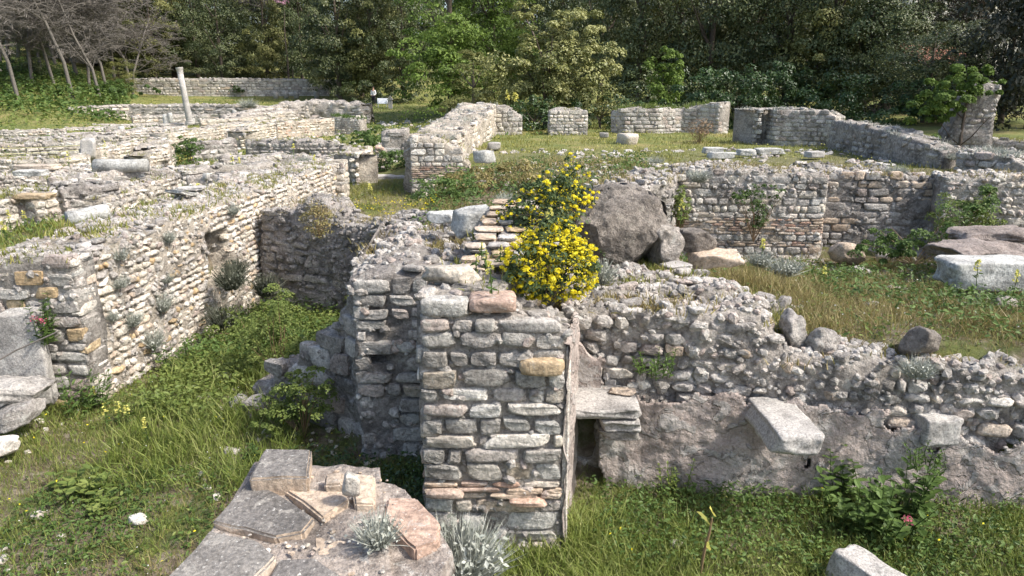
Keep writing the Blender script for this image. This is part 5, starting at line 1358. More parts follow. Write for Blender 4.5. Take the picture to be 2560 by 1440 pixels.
leafy_cover('light green weeds scattered through the left pit', 4500, (-6.5, -1), (2.7, 12), .05, 'weed_light', 23, keep=lambda x, y: inL(x, y) & nost(x, y), hmax=.12)
leafy_cover('bushy weeds at the foot of the plastered wall', 9500, (.8, 6), (4.6, 7.1), .05, 'weed', 24, keep=inR, hmax=.20)
leafy_cover('pale green weeds among the grass at the lower right', 4500, (.6, 5), (4.4, 6.8), .045, 'weed_light', 25, keep=inR, hmax=.16)
leafy_cover('small weeds on the slope behind the right-hand wall', 7000, (.8, 8.5), (7.2, 14.5), .06, 'weed', 26, keep=lambda x, y: (y > 7.5 - .12 * x), hmax=.10)
leafy_cover('yellowish weeds on the slope behind the right-hand wall', 4500, (2.2, 8.5), (7.2, 14.5), .06, 'weed_light', 27, keep=lambda x, y: (y > 7.5 - .12 * x), hmax=.12)
leafy_cover('scrub leaves on the slope below the central ruin', 6500, (-2, 3.4), (10, 20), .08, 'weed', 28, hmax=.35)
leafy_cover('weeds between the cross wall and the steps', 3000, (-4.8, -1.2), (12.8, 22), .07, 'weed_light', 29, hmax=.15)
leafy_cover('weeds among the ruins on the left', 6000, (-13.5, -6), (9.8, 30), .08, 'weed', 30, hmax=.25)
leafy_cover('dense green weeds covering the bank at the far left', 16000, (-56, -27), (50, 88), .34, 'weed', 31, keep=lambda x, y: -x / y > .50, hmax=.7)
leafy_cover('yellow-green plants among the dark weeds of the far left bank', 9000, (-56, -27), (46, 88), .30, 'weed_light', 32, keep=lambda x, y: -x / y > .50, hmax=.6)
leafy_cover('low green weeds of the meadow between the far walls', 9000, (-32, 2), (28, 82), .16, 'weed', 33, hmax=.2)
leafy_cover('dark weeds on top of the bank above the back retaining wall', 7000, (-46, -18), (85.5, 94), .36, 'weed', 34, hmax=.6, clump=.6)
leafy_cover('lush leafy weeds crowding the narrow path below the cross wall', 9000, (-5.2, -1.9), (8.6, 14.3), .075, 'weed_light', 51, keep=inL, hmax=.32, clump=.9)
leafy_cover('dark leafy weeds in the shade along the foot of the cross wall', 5000, (-5.1, -1.9), (10.5, 14.4), .075, 'weed', 52, keep=inL, hmax=.45, clump=.9)
ground_grass('dry_grass', 'tall straw and rust-coloured grass on the slope above the right-hand wall', 6500, (3.0, 5.8), (7.6, 11.5), .24, 'grass_dry', 53, w=.018, tilt=.4)
ground_grass('dry_grass', 'ragged dry grass and stalks scattered over the right slope', 7000, (1.8, 9.5), (7.4, 14.8), .2, 'grass_dry', 54, w=.02, tilt=.5, clump=1.0)
leafy_cover('rough leafy weeds on the slope under the white block', 5000, (4.5, 9), (7.4, 13), .075, 'weed', 55, keep=lambda x, y: (y > 7.5 - .12 * x), hmax=.25)
# scattered little flowers
def dots(label, n, xr, yr, size, mat, seed, hmin=.08, hmax=.25, keep=None, name='wildflowers'):
    rng = np.random.default_rng(seed)
    x = rng.uniform(*xr, n * 2); y = rng.uniform(*yr, n * 2)
    pn = fbm(np.column_stack([x * .8, y * .8, x * 0]), seed, 2); m = rng.random(len(x)) < np.clip(.4 + pn * 1.5, 0, 1)
    if keep is not None: m &= keep(x, y)
    x, y = x[m][:n], y[m][:n]
    P = np.column_stack([x, y, height(x, y) + rng.uniform(hmin, hmax, len(x))])
    Q = np.concatenate([P, P, P]) ; R = rotmats(len(Q), rng, None, .7)
    V, F, t = scatter(LEAF_Q, LEAF_F, Q, R, size * rng.uniform(.6, 1.2, len(Q)), rng.random(len(Q)))
    o = link(name, mesh_np(name, V, F, M[mat], t)); tag(o, label, 'wildflowers', kind='stuff')
dots('tiny yellow buttercups scattered in the left pit', 90, (-6, -1), (2.8, 11), .030, 'yellow', 41, keep=inL)
dots('tiny white daisies scattered in the left pit', 260, (-6, -1), (2.8, 10), .016, 'white_fl', 42, keep=inL)
dots('yellow flowers carpeting the grass before the steps', 500, (-4.5, -1.4), (13.5, 20), .045, 'yellow', 43, .1, .25)
dots('small yellow flowers on the terrace turf', 500, (-1, 12), (18, 34), .05, 'lemon', 44, .06, .16)
dots('white and yellow specks in the far meadow', 900, (-35, 6), (30, 80), .09, 'lemon', 45, .1, .4)
dots('tiny flowers on the slope behind the right-hand wall', 160, (1, 8), (7.5, 14), .025, 'white_fl', 46, .08, .22)
dots('tiny yellow flowers in the grass at the lower right', 26, (.8, 5), (4.6, 6.8), .03, 'yellow', 47, .15, .3, keep=inR)

# ------------------------------------------------------------------ single plants
def silver_tuft(label, P, r, h, n=150, seed=1, mat='silver', cat='silver shrub', name='silver_shrub', w=.035, group=None):
    n = int(n * 2.4); w = .016; h = h * .9
    rng = np.random.default_rng(seed)
    a = rng.uniform(0, 6.28, n); q = np.sqrt(rng.random(n)) * r * .35
    roots = np.column_stack([np.cos(a) * q, np.sin(a) * q, rng.uniform(0, .1 * h, n)])
    out = np.column_stack([np.cos(a), np.sin(a), np.zeros(n)]) * (r / h * rng.uniform(.05, 1.5, n))[:, None] + np.array([0, 0, 1.0])
    out /= np.linalg.norm(out, axis=1)[:, None]
    T, (Fq, Ft) = blade_template(.12, w)
    R = rotmats(n, rng, out, .22); hh = h * rng.uniform(.35, 1.1, n)
    V, F1, t = scatter(T, Fq, roots, R, hh, rng.random(n)); _, F2, _ = scatter(T, Ft, roots, R, hh)
    root = thing(name, label, cat, P, 0, group)
    k = int(n * .8); tt = rng.uniform(.35, 1, k); ii = rng.integers(0, n, k)
    Pq = roots[ii] + R[ii][:, :, 2] * (hh[ii] * tt)[:, None]
    V4, F4, t4 = scatter(LEAF_Q, LEAF_F, Pq, rotmats(k, rng, out[ii], .8), h * .13 * rng.uniform(.5, 1.2, k), rng.random(k))
    V, Fm, t = merge([(V, F1, t), (V4, F4, t4)]); F1 = Fm[0]
    link('foliage', mesh_np('foliage', V, [F1, F2], M[mat], t), root)
    V, F, C = tube([(0, 0, -.05), (.01, 0, h * .25), (.0, .01, h * .5)], [.012, .009, .004], 5)
    link('stem', mesh_np('stem', V, [F, C], M['twig']), root)
    return root
def onsurf(px, py, z): return G(px, py, z)
for i, (px, py, z, r, h, n, lb) in enumerate([
    (945, 1365, 1.95, .13, .20, 190, 'small silvery lavender-like tuft growing on the foreground flagstones'), (1150, 1455, 1.6, .30, .36, 520, 'big silvery shrub at the bottom edge beside the foreground stub'),
    (1498, 712, 1.95, .20, .34, 230, 'silvery shrub at the right foot of the yellow bush'), (1960, 690, 1.3, .32, .36, 260, 'silvery shrub before the brick-banded wall'), (1900, 668, 1.25, .26, .34, 200, 'silvery shrub left of the one before the brick-banded wall'),
    (2290, 945, 1.45, .18, .24, 220, 'round silvery tuft on the face of the right-hand wall'), (1745, 455, 2.25, .30, .32, 220, 'silvery shrub on top of the middle wall at its left'), (1262, 515, 2.1, .20, .28, 170, 'silvery tuft beside the marble blocks'),
    (2240, 435, 2.3, .35, .25, 220, 'grey shrub on the set-back wall top'), (2480, 392, 2.35, .5, .3, 260, 'wide grey shrub on the wall top near the right edge'), (2390, 400, 2.3, .4, .26, 220, 'low grey shrub between the two right-hand walls'), (1640, 408, 2.35, .3, .22, 160, 'grey shrublet on the ragged wall top behind the boulder'),
    (760, 405, 1.85, .30, .22, 180, 'bluish shrub on the tumbled stones below the wall with the hole'), (700, 428, 1.85, .25, .2, 140, 'bluish shrub left of the one below the wall with the hole'), (620, 268, 2.3, 1.0, .8, 200, 'dark bluish shrub on the far meadow wall')]):
    silver_tuft(lb, onsurf(px, py, z), r, h, n, 600 + i, w=.03)
# tufts rooted in the sunlit face of the long wall
def facept(s_y, z, off=.05):
    x = np.interp(s_y, [9.2, 11.2, 14.0, 16.5, 20.6], [-5.58, -5.42, -5.15, -5.0, -4.72]); return Vector((x + off, s_y, z))
for i, (y_, z, r, h, lb) in enumerate([(10.1, 1.78, .14, .24, 'grey tuft high on the sunlit wall face near its end'), (10.0, 1.40, .15, .24, 'grey tuft in the middle of the sunlit wall face near its end'), (10.2, .78, .17, .28, 'grey tuft low on the sunlit wall face near its end'), (9.75, 1.0, .1, .18, 'small grey tuft by the blocks of the wall end'),
                                       (11.4, 1.75, .12, .24, 'grey tuft under the top of the sunlit wall'), (11.0, .75, .2, .36, 'large grey tuft low on the sunlit wall face'), (11.2, 1.15, .12, .2, 'small grey tuft left of the collapsed hole'), (13.6, 1.8, .16, .26, 'grey tuft above the collapsed hole'), (10.6, .3, .22, .36, 'grey shrub at the foot of the sunlit wall')]):
    silver_tuft(lb, facept(y_, z), r, h, 110, 700 + i, 'silver', w=.028)
for i, (x, y_, z, r, h, lb) in enumerate([(-4.85, 12.4, .7, .30, .5, 'tall dusky shrub in the corner below the collapsed hole'), (-4.9, 12.0, .15, .34, .5, 'dusky shrub at the foot of the corner below the hole'), (-4.6, 13.4, .3, .3, .5, 'dusky shrub against the left end of the cross wall'), (-4.95, 12.9, .8, .22, .4, 'grey shrub on the rubble under the hole')]):
    silver_tuft(lb, (x, y_, z), r, h, 200, 720 + i, 't_grey', w=.03)
# yellow bush
FL = None
def flower_mesh(r, seed, mat='yellow', n=34):
    rng = np.random.default_rng(seed)
    d = rng.normal(0, 1, (n, 3)); d /= np.linalg.norm(d, axis=1)[:, None]; d[:, 2] = np.abs(d[:, 2]) * .8 - .1
    R = rotmats(n, rng, d, .35); V, F, t = scatter(LEAF_Q, LEAF_F, d * r * .65, R, r * rng.uniform(.7, 1.15, n), rng.random(n)); return mesh_np('flower', V, F, M[mat], t)
FLM = [flower_mesh(.030, s, n=26) for s in range(4)]
def flower_bush(label, P, lobes, nf, nl, seed, dens=1.0):
    rng = np.random.default_rng(seed); root = thing('flowering_bush', label, 'flowering bush', P)
    link('foliage', crown_mesh('foliage', lobes, 110, nl, .042, 'bush_leaf', seed, clump_r=.34), root)
    parts = []
    for k in range(9):
        a = rng.uniform(0, 6.28); l = lobes[rng.integers(len(lobes))]
        e = np.array(l[:3]) + np.array([math.cos(a) * l[3] * .6, math.sin(a) * l[4] * .6, 0]); V, F, C = tube([(0, 0, -.05), e * .4 + np.array([0, 0, .03]), e], [.012, .009, .004], 5); parts.append((V, F, None))
    V, F, T = merge(parts); link('stem', mesh_np('stem', V, F, M['twig']), root)
    for k in range(nf):
        l = lobes[rng.choice(len(lobes), p=np.array([q[3] * q[5] for q in lobes]) / sum(q[3] * q[5] for q in lobes))]
        d = rng.normal(0, 1, 3); d[1] = -abs(d[1]) if rng.random() < .75 else d[1]; d /= np.linalg.norm(d)
        p = np.array(l[:3]) + d * np.array(l[3:6]) * rng.uniform(.92, 1.12)
        s = rng.uniform(.7, 1.25)
        link('flower', FLM[k % 4], root, p, (rng.uniform(-.4, .4), rng.uniform(-.4, .4), rng.uniform(0, 6)), (s, s, s))
    # the small and half-hidden blooms
    n = int(nf * 12 * dens); pr = np.array([q[3] * q[5] for q in lobes]); li = rng.choice(len(lobes), n, p=pr / pr.sum()); A = np.array(lobes)[li]
    d = rng.normal(0, 1, (n, 3)); d /= np.linalg.norm(d, axis=1)[:, None]; p = A[:, :3] + d * A[:, 3:6] * rng.uniform(.8, 1.1, n)[:, None]
    keep = fbm(p * 6 + seed, 3, 2) > -.02; p = p[keep]; n = len(p); p = np.repeat(p, 3, 0) + rng.normal(0, .010, (n * 3, 3))
    V, F, t = scatter(LEAF_Q, LEAF_F, p, rotmats(len(p), rng, None, .9), .020 * rng.uniform(.6, 1.3, len(p)), rng.random(len(p)))
    link('small_flowers', mesh_np('small_flowers', V, F, M['yellow'], t), root)['kind'] = 'stuff'
flower_bush('dense rounded bush of bright yellow flowers in the centre, the lower of the two', G(1370, 765, 2.15), [(.03, 0, .42, .40, .32, .36), (-.16, -.05, .36, .26, .25, .26), (.24, 0, .34, .22, .2, .26), (.06, 0, .62, .28, .22, .20)], 290, 5600, 801)
flower_bush('looser yellow-flowered bush behind and above the dense one', G(1375, 640, 2.3), [(-.12, 0, .42, .44, .34, .36), (-.36, 0, .28, .28, .25, .26), (.10, 0, .62, .30, .25, .24), (.0, 0, .75, .26, .25, .2)], 120, 5200, 802, .45)
flower_bush('tall thin top shoots of yellow flowers beside the boulder top', G(1440, 560, 2.5), [(-.02, 0, .45, .24, .2, .22), (.06, 0, .32, .2, .2, .16), (-.08, 0, .70, .12, .12, .15), (-.2, 0, .3, .2, .2, .15)], 70, 1500, 803, .4)
flower_bush('edge of a yellow-flowered bush cut by the lower left corner', (-2.95, 3.25, .0), [(0, 0, .55, .12, .2, .40), (-.1, 0, .35, .2, .2, .3)], 60, 900, 804)

# pale yellow flower spikes
def spike(P, h, rng, n=16, fl='lemon', r=.028):
    """stem with florets round its upper third -> parts"""
    lean = rng.normal(0, .06, 2)
    V, F, C = tube([(0, 0, 0), (lean[0] * h * .5, lean[1] * h * .5, h * .5), (lean[0] * h, lean[1] * h, h)], [.006, .005, .003], 4)
    t = rng.random(n) * .42 + .58
    q = np.column_stack([lean[0] * h * t, lean[1] * h * t, h * t]); a = rng.uniform(0, 6.28, n); rr = r * (1.15 - (t - .58) * 1.6)
    q[:, 0] += np.cos(a) * rr; q[:, 1] += np.sin(a) * rr
    q = np.concatenate([q, q]); R = rotmats(len(q), rng, None, 1.0)
    V2, F2, t2 = scatter(LEAF_Q, LEAF_F, q, R, r * 1.5 * rng.uniform(.7, 1.2, len(q)), rng.random(len(q)))
    m = 12; tl = rng.random(m) * .55; ql = np.column_stack([lean[0] * h * tl, lean[1] * h * tl, h * tl])
    V3, F3, t3 = leaves(ql, None, .07, rng, 1.0, .6)
    return (V, [F, C], None), (V2, F2, t2), (V3, F3, t3)
def spikes(label, pts, h, seed, n=16, r=.028, fl='lemon', name='flower_spike'):
    rng = np.random.default_rng(seed)
    for k, p in enumerate(pts):
        N_ = len(pts); rank = sorted(range(N_), key=lambda q: pts[q][0]).index(k)
        word = ['leftmost', 'second from the left', 'third from the left', 'fourth from the left', 'fifth from the left'][rank] if rank < N_ - 1 else 'rightmost'
        sing = label.replace('spikes', 'spike')
        root = thing(name, label if N_ == 1 else sing + ', ' + word, 'wildflower', p, 0, None if N_ == 1 else label)
        a, b, c = spike(p, h * rng.uniform(.8, 1.15), rng, n, fl, r)
        link('stem', mesh_np('stem', a[0], a[1], M['weed']), root); link('floret', mesh_np('floret', b[0], b[1], M[fl], b[2]), root); link('small_leaves', mesh_np('small_leaves', c[0], c[1], M['weed'], c[2]), root)['kind'] = 'stuff'
spikes('pale yellow snapdragon spikes in the grass before the long wall', [G(268, 1075, .02), G(300, 1068, .02), G(323, 1063, .02), G(372, 1108, .02), G(236, 1018, .05)], .32, 31)
spikes('pale yellow snapdragon spikes standing against the bright broken wall', [G(425, 430, 1.3), G(440, 420, 1.3), G(408, 415, 1.4), G(455, 432, 1.3), G(470, 440, 1.2), G(480, 425, 1.3)], .6, 32, 20, .045)
spikes('pale yellow snapdragon spikes at the left edge behind the long wall', [G(28, 575, 1.45), G(62, 570, 1.45), G(18, 600, 1.45)], .42, 33, 18, .035)
spikes('pale yellow flower spike growing on the stepped brickwork', [G(1230, 735, 2.45)], .34, 34, 18, .03)
spikes('pale yellow flower spikes on the brick steps', [G(1190, 680, 2.45), G(1215, 670, 2.5), G(1250, 660, 2.5), G(1205, 655, 2.5)], .18, 35, 10, .018)
spikes('tall pale yellow spike rising between the two yellow bushes', [G(1375, 620, 2.5)], .5, 36, 22, .035)
spikes('tall pale candle-like spikes above the jagged end of the central ruin', [(X(1270, 32), 31.4, 2.9), (X(1281, 32), 31.4, 2.85), (X(1291, 32), 31.4, 2.85)], .85, 37, 20, .07)
spikes('yellow snapdragon spikes in the passage beside its bright wall', [G(905, 455, 1.0), G(925, 500, .95), G(900, 420, 1.4), G(860, 500, .9)], .55, 38, 20, .05)
spikes('yellow flower spikes on the small mound before the middle wall', [G(1903, 655, 1.3), G(1700, 560, 1.9)], .4, 39, 18, .035)
spikes('single greenish spike on the grass slope at the right', [G(2060, 712, 1.25)], .3, 40, 14, .03)
spikes('yellow snapdragon spikes by the stump at the left middle distance', [G(600, 440, 1.4), G(790, 425, 1.7), G(735, 395, 1.7)], .5, 41, 16, .045)
spikes('pale yellow leaves and flowers beside the large white block', [G(2440, 720, 1.55), G(2530, 745, 1.5)], .36, 42, 18, .035)
spikes('pale yellow mullein-like spikes among the ruins on the left', [G(500, 520, 1.6), G(585, 430, 1.6), G(265, 395, 1.7), G(175, 430, 1.8)], .5, 43, 16, .04)
# mullein at the bottom, pale dry stem with woolly leaves
rm = thing('mullein', 'dry mullein stalk with pale woolly leaves at the bottom right of centre', 'wildflower', G(1750, 1440, .0))
V, F, C = tube([(0, 0, 0), (.02, 0, .25), (.05, .0, .42), (.065, 0, .58)], [.012, .014, .012, .008], 7); link('stalk', mesh_np('stalk', V, [F, C], M['drystem']), rm)
rng = np.random.default_rng(9); V, F, t = leaves(np.array([(.03, -.01, .30), (.05, -.02, .52), (.08, 0, .6)]), np.array([(.8, 0, .6)] * 3), .15, rng, .3); link('leaf', mesh_np('leaf', V, F, M['lemon'], t), rm)

# leafy plants with broad leaves
def leafy_plant(label, P, stems, h, leaf, seed, mat='weed', flower=None, name='leafy_plant', spread=.35, pairs=9, width=1.0, rosette=0):
    rng = np.random.default_rng(seed); root = thing(name, label, 'plant', P)
    sp, lp, fp = [], [], []; nleafobj = 0
    leafme = mesh_np('leaf', LV, [LFq, LFt], M[mat])
    for s in range(stems):
        a = rng.uniform(0, 6.28); o = spread * math.sqrt(rng.random()); hh = h * rng.uniform(.55, 1.1)
        b = np.array([math.cos(a) * o, math.sin(a) * o, 0]); e = b * (1.0 + rng.uniform(.1, .7)) + np.array([0, 0, hh])
        mid = (b + e) / 2 + rng.normal(0, .02, 3); sp.append(tube([b, mid, e], [.006, .005, .003], 4, False)[:2] + (None,))
        for k in range(pairs):
            t = (k + .5) / pairs; q = b * (1 - t) + e * t
            for sg in (0, math.pi):
                az = k * 1.57 + sg + rng.uniform(-.3, .3)
                up = np.array([[math.cos(az) * -.5, math.sin(az) * -.5, .8]])
                # leaf +Y axis should point outward
                y_ = np.array([math.cos(az), math.sin(az), rng.uniform(.1, .6)]); y_ /= np.linalg.norm(y_)
                z_ = np.array([0, 0, 1.0]) - y_ * y_[2]; z_ /= np.linalg.norm(z_); x_ = np.cross(y_, z_)
                R = np.stack([x_, y_, z_], 1)[None]
                sz = leaf * rng.uniform(.6, 1.15) * (1.1 - .5 * t)
                if nleafobj < 280:
                    nleafobj += 1
                    link('leaf', leafme, root, q, Matrix(R[0].tolist()).to_euler(), (sz * width, sz, sz)); continue
                T = LV * np.array([width, 1, 1])
                V, F1, _ = scatter(T, LFq, q[None], R, np.array([sz]), None); _, F2, _ = scatter(T, LFt, q[None], R, np.array([sz]))
                lp.append((V, F1, F2, rng.random()))
        if flower and s < flower[1]:
            n = 40; d = rng.normal(0, .022, (n, 3)) + e; R = rotmats(n, rng, None, 1)
            V, F, t_ = scatter(LEAF_Q, LEAF_F, d, R, .024 * rng.uniform(.7, 1.2, n), rng.random(n)); fp.append((V, F, t_))
    V, F, T = merge(sp); link('stem', mesh_np('stem', V, F, M['weed']), root)
    Vs, A, B, Ts, o = [], [], [], [], 0
    for V, F1, F2, tn in lp: Vs.append(V); A.append(F1 + o); B.append(F2 + o); Ts.append(np.full(len(V), tn)); o += len(V)
    if Vs: link('small_leaves', mesh_np('small_leaves', np.concatenate(Vs), [np.concatenate(A), np.concatenate(B)], M[mat], np.concatenate(Ts)), root)['kind'] = 'stuff'
    for V, F, t_ in fp: link('flower', mesh_np('flower', V, F, M[flower[0]], t_), root)
    return root
leafy_plant('big broad-leaved valerian with one red flower head at the plastered wall', G(2190, 1300, .02), 32, .62, .17, 901, 'weed', ('pink', 1), spread=.46, pairs=8, width=1.1)
leafy_plant('leafy plant with pink blossom growing on the wall end at the left', (-6.02, 9.0, .95), 14, .62, .13, 902, 'weed', ('pink', 3), spread=.22, pairs=9, width=.75)
leafy_plant('dark leafy plant at the foot of the long wall corner', (-5.55, 8.9, .02), 14, .60, .13, 903, 'weed', None, spread=.25, pairs=8, width=.75)
leafy_plant('broad dock-like leaves in the grass at the lower left', G(185, 1235, .02), 9, .20, .16, 904, 'weed_light', None, spread=.22, pairs=3, width=1.2)
leafy_plant('broad leaved weeds right of the dock at the lower left', G(240, 1275, .02), 6, .16, .13, 905, 'weed_light', None, spread=.15, pairs=3, width=1.2)
leafy_plant('dark leafy plant at the foot of the sunlit wall by the tall grass', (-5.0, 10.7, -.1), 14, .5, .12, 906, 'weed', None, spread=.3, pairs=7, width=.8)
leafy_plant('leafy shoots at the base of the plastered wall left of the valerian', G(1690, 1240, .02), 8, .4, .07, 907, 'weed_light', None, spread=.2, pairs=8)
leafy_plant('small green plant hanging on the plastered wall by the broken corbel', (4.02, 6.5, .55), 12, .25, .06, 908, 'weed', None, spread=.14, pairs=7)
leafy_plant('green plant growing from the wall face under the silvery tuft right of the pier', (1.45, 7.05, 1.32), 12, .26, .07, 909, 'weed', None, spread=.2, pairs=7)
leafy_plant('small dark plant in the lower right grass', G(2040, 1400, .02), 9, .2, .08, 910, 'weed', None, spread=.2, pairs=5)
leafy_plant('leafy clump beside the foot of the foreground flagstones', G(640, 1145, .02), 10, .2, .08, 911, 'weed', None, spread=.14, pairs=5)
# arching light shrubs with tiny leaves
def twiggy(label, P, lobes, n, seed, mat='weed_light', leaf=.035, twigs=16, name='shrub', cat='shrub'):
    n = int(n * 1.7); leaf = max(leaf, .04)
    rng = np.random.default_rng(seed); root = thing(name, label, cat, P)
    link('foliage', crown_mesh('foliage', lobes, 70, n, leaf, mat, seed, clump_r=.36), root)
    parts = []
    for k in range(twigs):
        l = lobes[rng.integers(len(lobes))]; d = rng.normal(0, 1, 3); d /= np.linalg.norm(d); e = np.array(l[:3]) + d * np.array(l[3:6]) * .95
        parts.append(tube([(0, 0, -.05), e * .5 + rng.normal(0, .04, 3) + np.array([0, 0, .06]), e], [.008, .006, .002], 4, False)[:2] + (None,))
    V, F, T = merge(parts); link('twig', mesh_np('twig', V, F, M['drystem']), root)
    return root
twiggy('arching shrub with small yellow-green leaves in the shade by the second pier', G(760, 1085, .05), [(0, 0, .45, .42, .4, .3), (-.35, -.1, .25, .3, .3, .16), (.2, 0, .7, .3, .3, .18)], 2600, 951)
twiggy('tall shoots of small-leaved shrub before the cross wall', G(700, 960, -.1), [(0, 0, .7, .45, .4, .4), (.1, 0, 1.25, .25, .25, .35), (-.4, 0, .5, .4, .3, .35), (.45, 0, .6, .4, .3, .3)], 3200, 952)
twiggy('yellow-green shrub spilling over the path below the cross wall', G(630, 870, -.2), [(0, 0, .4, .55, .45, .35), (.5, 0, .5, .4, .4, .4), (-.3, -.4, .3, .4, .4, .25)], 3200, 953)
twiggy('thin shrub climbing the brick-banded wall', (X(1890, 14.7), 14.75, 1.1), [(0, 0, .5, .28, .1, .4), (.2, 0, .95, .45, .1, .16), (-.3, 0, .9, .2, .1, .2)], 900, 954, 'weed', .05)
twiggy('leafy shrub climbing the rubble at the right end of the cross wall', (-2.3, 12.6, -.1), [(0, 0, .5, .5, .4, .5), (.2, .2, 1.0, .35, .3, .35)], 2200, 966, 'weed_light', .05)
twiggy('reddish-green bushes under the set-back wall', (X(2310, 13.2), 13.4, .95), [(0, 0, .4, .8, .5, .4), (.9, 0, .6, .6, .5, .5), (-.7, 0, .3, .5, .4, .3), (1.3, .4, 1.0, .4, .4, .35)], 4200, 955, 'weed', .06)
twiggy('yellowish scrub between the bushes and the pale wall at the right', (X(2400, 13.8), 13.9, 1.3), [(0, 0, .4, .5, .4, .45), (.5, 0, .3, .4, .4, .3)], 2000, 956, 'weed_light', .055)
twiggy('scrubby bush left of the yellow bushes below the central ruin', (X(1090, 14.5), 14.6, 1.75), [(0, 0, .3, .5, .4, .35), (.5, .2, .35, .4, .4, .3)], 2200, 957, 'weed', .05)
twiggy('dry brown-green scrub on the slope left of the yellow bushes', (X(1190, 15.5), 15.6, 1.85), [(0, 0, .3, .7, .5, .35), (.9, .2, .35, .6, .5, .35)], 2600, 958, 'grass_dry', .06)
twiggy('dry shrub standing on the terrace before its wall', (X(1742, 27), 27.0, 2.0), [(0, 0, .5, .5, .4, .35)], 500, 959, 'drystem', .06, 30)
twiggy('wild bush in the dark opening between the bright walls on the left', (X(470, 23), 23, 1.3), [(0, 0, .5, .35, .3, .5), (.1, 0, .95, .4, .3, .3)], 1600, 960, 'weed', .07)
twiggy('wild plant beside the carved block on the left', (X(265, 18.6), 18.6, 1.4), [(0, 0, .4, .3, .3, .45)], 900, 961, 'weed', .06)
twiggy('dry weeds on the right end of the cross wall', (-3.35, 12.7, 1.6), [(0, 0, .25, .3, .25, .3)], 900, 962, 'grass_dry', .04)
twiggy('small thornbush with tiny leaves near the standing boulder, before the wall', (X(1700, 14.2), 14.2, 1.3), [(0, 0, .5, .16, .15, .5)], 900, 963, 'weed_light', .05)
twiggy('wild shrub by the steps in the passage', (X(985, 24), 24, 1.2), [(0, 0, .4, .6, .5, .4)], 1400, 964, 'weed', .08)
twiggy('dark shrub on the far bank by the bare trees', low(290, 70), [(0, 0, .8, 1.6, 1.3, .9)], 1500, 965, 'weed', .16)

# ------------------------------------------------------------------ visitor, board, shrine, pole, car, buildings
def skin_obj(name, verts, edges, radii, mat, parent, sub=2):
    me = bpy.data.meshes.new(name); me.from_pydata(verts, edges, []); me.materials.append(M[mat])
    o = link(name, me, parent)
    sk = o.modifiers.new('skin', 'SKIN'); sl = me.skin_vertices[0].data
    for v, r in zip(sl, radii): v.radius = (r, r) if not isinstance(r, tuple) else r
    sl[0].use_root = True; sk.use_smooth_shade = True
    ss = o.modifiers.new('sub', 'SUBSURF'); ss.levels = sub; ss.render_levels = sub
    return o
pp = G(935, 292, H(X(935, 72), 72))
pp = Vector((X(935, 72, 1.9), 72.0, H(X(935, 72), 72)))
pe = thing('person', 'standing visitor in a white long-sleeved top and black trousers among the far ruins', 'person', pp, -.3)
V = [(0, 0, .92), (0, 0, 1.12), (0, -.01, 1.32), (0, 0, 1.44), (0, -.01, 1.53), (0, -.02, 1.62), (0, -.015, 1.70),
     (.09, 0, .88), (.11, -.01, .48), (.12, .02, .08), (.12, -.13, .03), (-.09, 0, .88), (-.10, .0, .48), (-.10, .03, .08), (-.11, -.12, .03),
     (.17, 0, 1.40), (.24, .0, 1.16), (.16, -.14, .98), (.10, -.18, .99), (-.17, 0, 1.40), (-.24, .0, 1.16), (-.15, -.14, .98), (-.09, -.18, .99)]
E = [(0, 1), (1, 2), (2, 3), (3, 4), (4, 5), (5, 6), (0, 7), (7, 8), (8, 9), (9, 10), (0, 11), (11, 12), (12, 13), (13, 14), (3, 15), (15, 16), (16, 17), (17, 18), (3, 19), (19, 20), (20, 21), (21, 22)]
Rr = [.13, .12, .14, .10, .055, .085, .08, .085, .06, .045, .04, .085, .06, .045, .04, .06, .045, .035, .035, .06, .045, .035, .035]
skin_obj('body', V, E, Rr, 'skin', pe)
skin_obj('shirt', [V[0], V[1], V[2], V[3], V[15], V[16], V[17], V[19], V[20], V[21]], [(0, 1), (1, 2), (2, 3), (3, 4), (4, 5), (5, 6), (3, 7), (7, 8), (8, 9)], [(.17, .13), (.16, .13), (.18, .14), .11, .08, .065, .05, .08, .065, .05], 'cloth_white', pe)
skin_obj('trousers', [(0, 0, .94), V[7], V[8], (.12, .02, .12), V[11], V[12], (-.10, .03, .12)], [(0, 1), (1, 2), (2, 3), (0, 4), (4, 5), (5, 6)], [(.16, .12), .11, .08, .065, .11, .08, .065], 'cloth_black', pe)
V_, F_ = stone_shape('boulder', 2, 4); link('hair', mesh_np('hair', V_ * np.array((.19, .21, .14)) + np.array((0, .01, 1.755)), F_, M['hair'], smooth=True), pe)
for sx in (.12, -.11):
    V_, F_ = stone_shape('rubble', 2, 3); link('shoe', mesh_np('shoe', V_ * np.array((.11, .27, .10)) + np.array((sx, -.06, .05)), F_, M['cloth_black'], smooth=True), pe)
def box(name, parent, c, s, mat, rot=None, bev=.01):
    bm = bmesh.new(); bmesh.ops.create_cube(bm, size=1.0)
    for v in bm.verts: v.co = Vector((v.co.x * s[0] + c[0], v.co.y * s[1] + c[1], v.co.z * s[2] + c[2]))
    if bev: bmesh.ops.bevel(bm, geom=bm.edges[:], offset=bev, segments=1, affect='EDGES')
    me = bpy.data.meshes.new(name); bm.to_mesh(me); bm.free(); me.materials.append(M[mat]); return link(name, me, parent, None, rot)
bx_ = X(955, 70, 1.9); ib = thing('information_board', 'white information board on low legs right of the standing visitor', 'information board', (bx_, 70, H(bx_, 70)))
box('panel', ib, (0, 0, .68), (.95, .05, .55), 'sign', (-.5, 0, 0)); box('leg', ib, (-.38, .2, .3), (.06, .06, .75), 'metal'); box('leg', ib, (.38, .2, .3), (.06, .06, .75), 'metal')
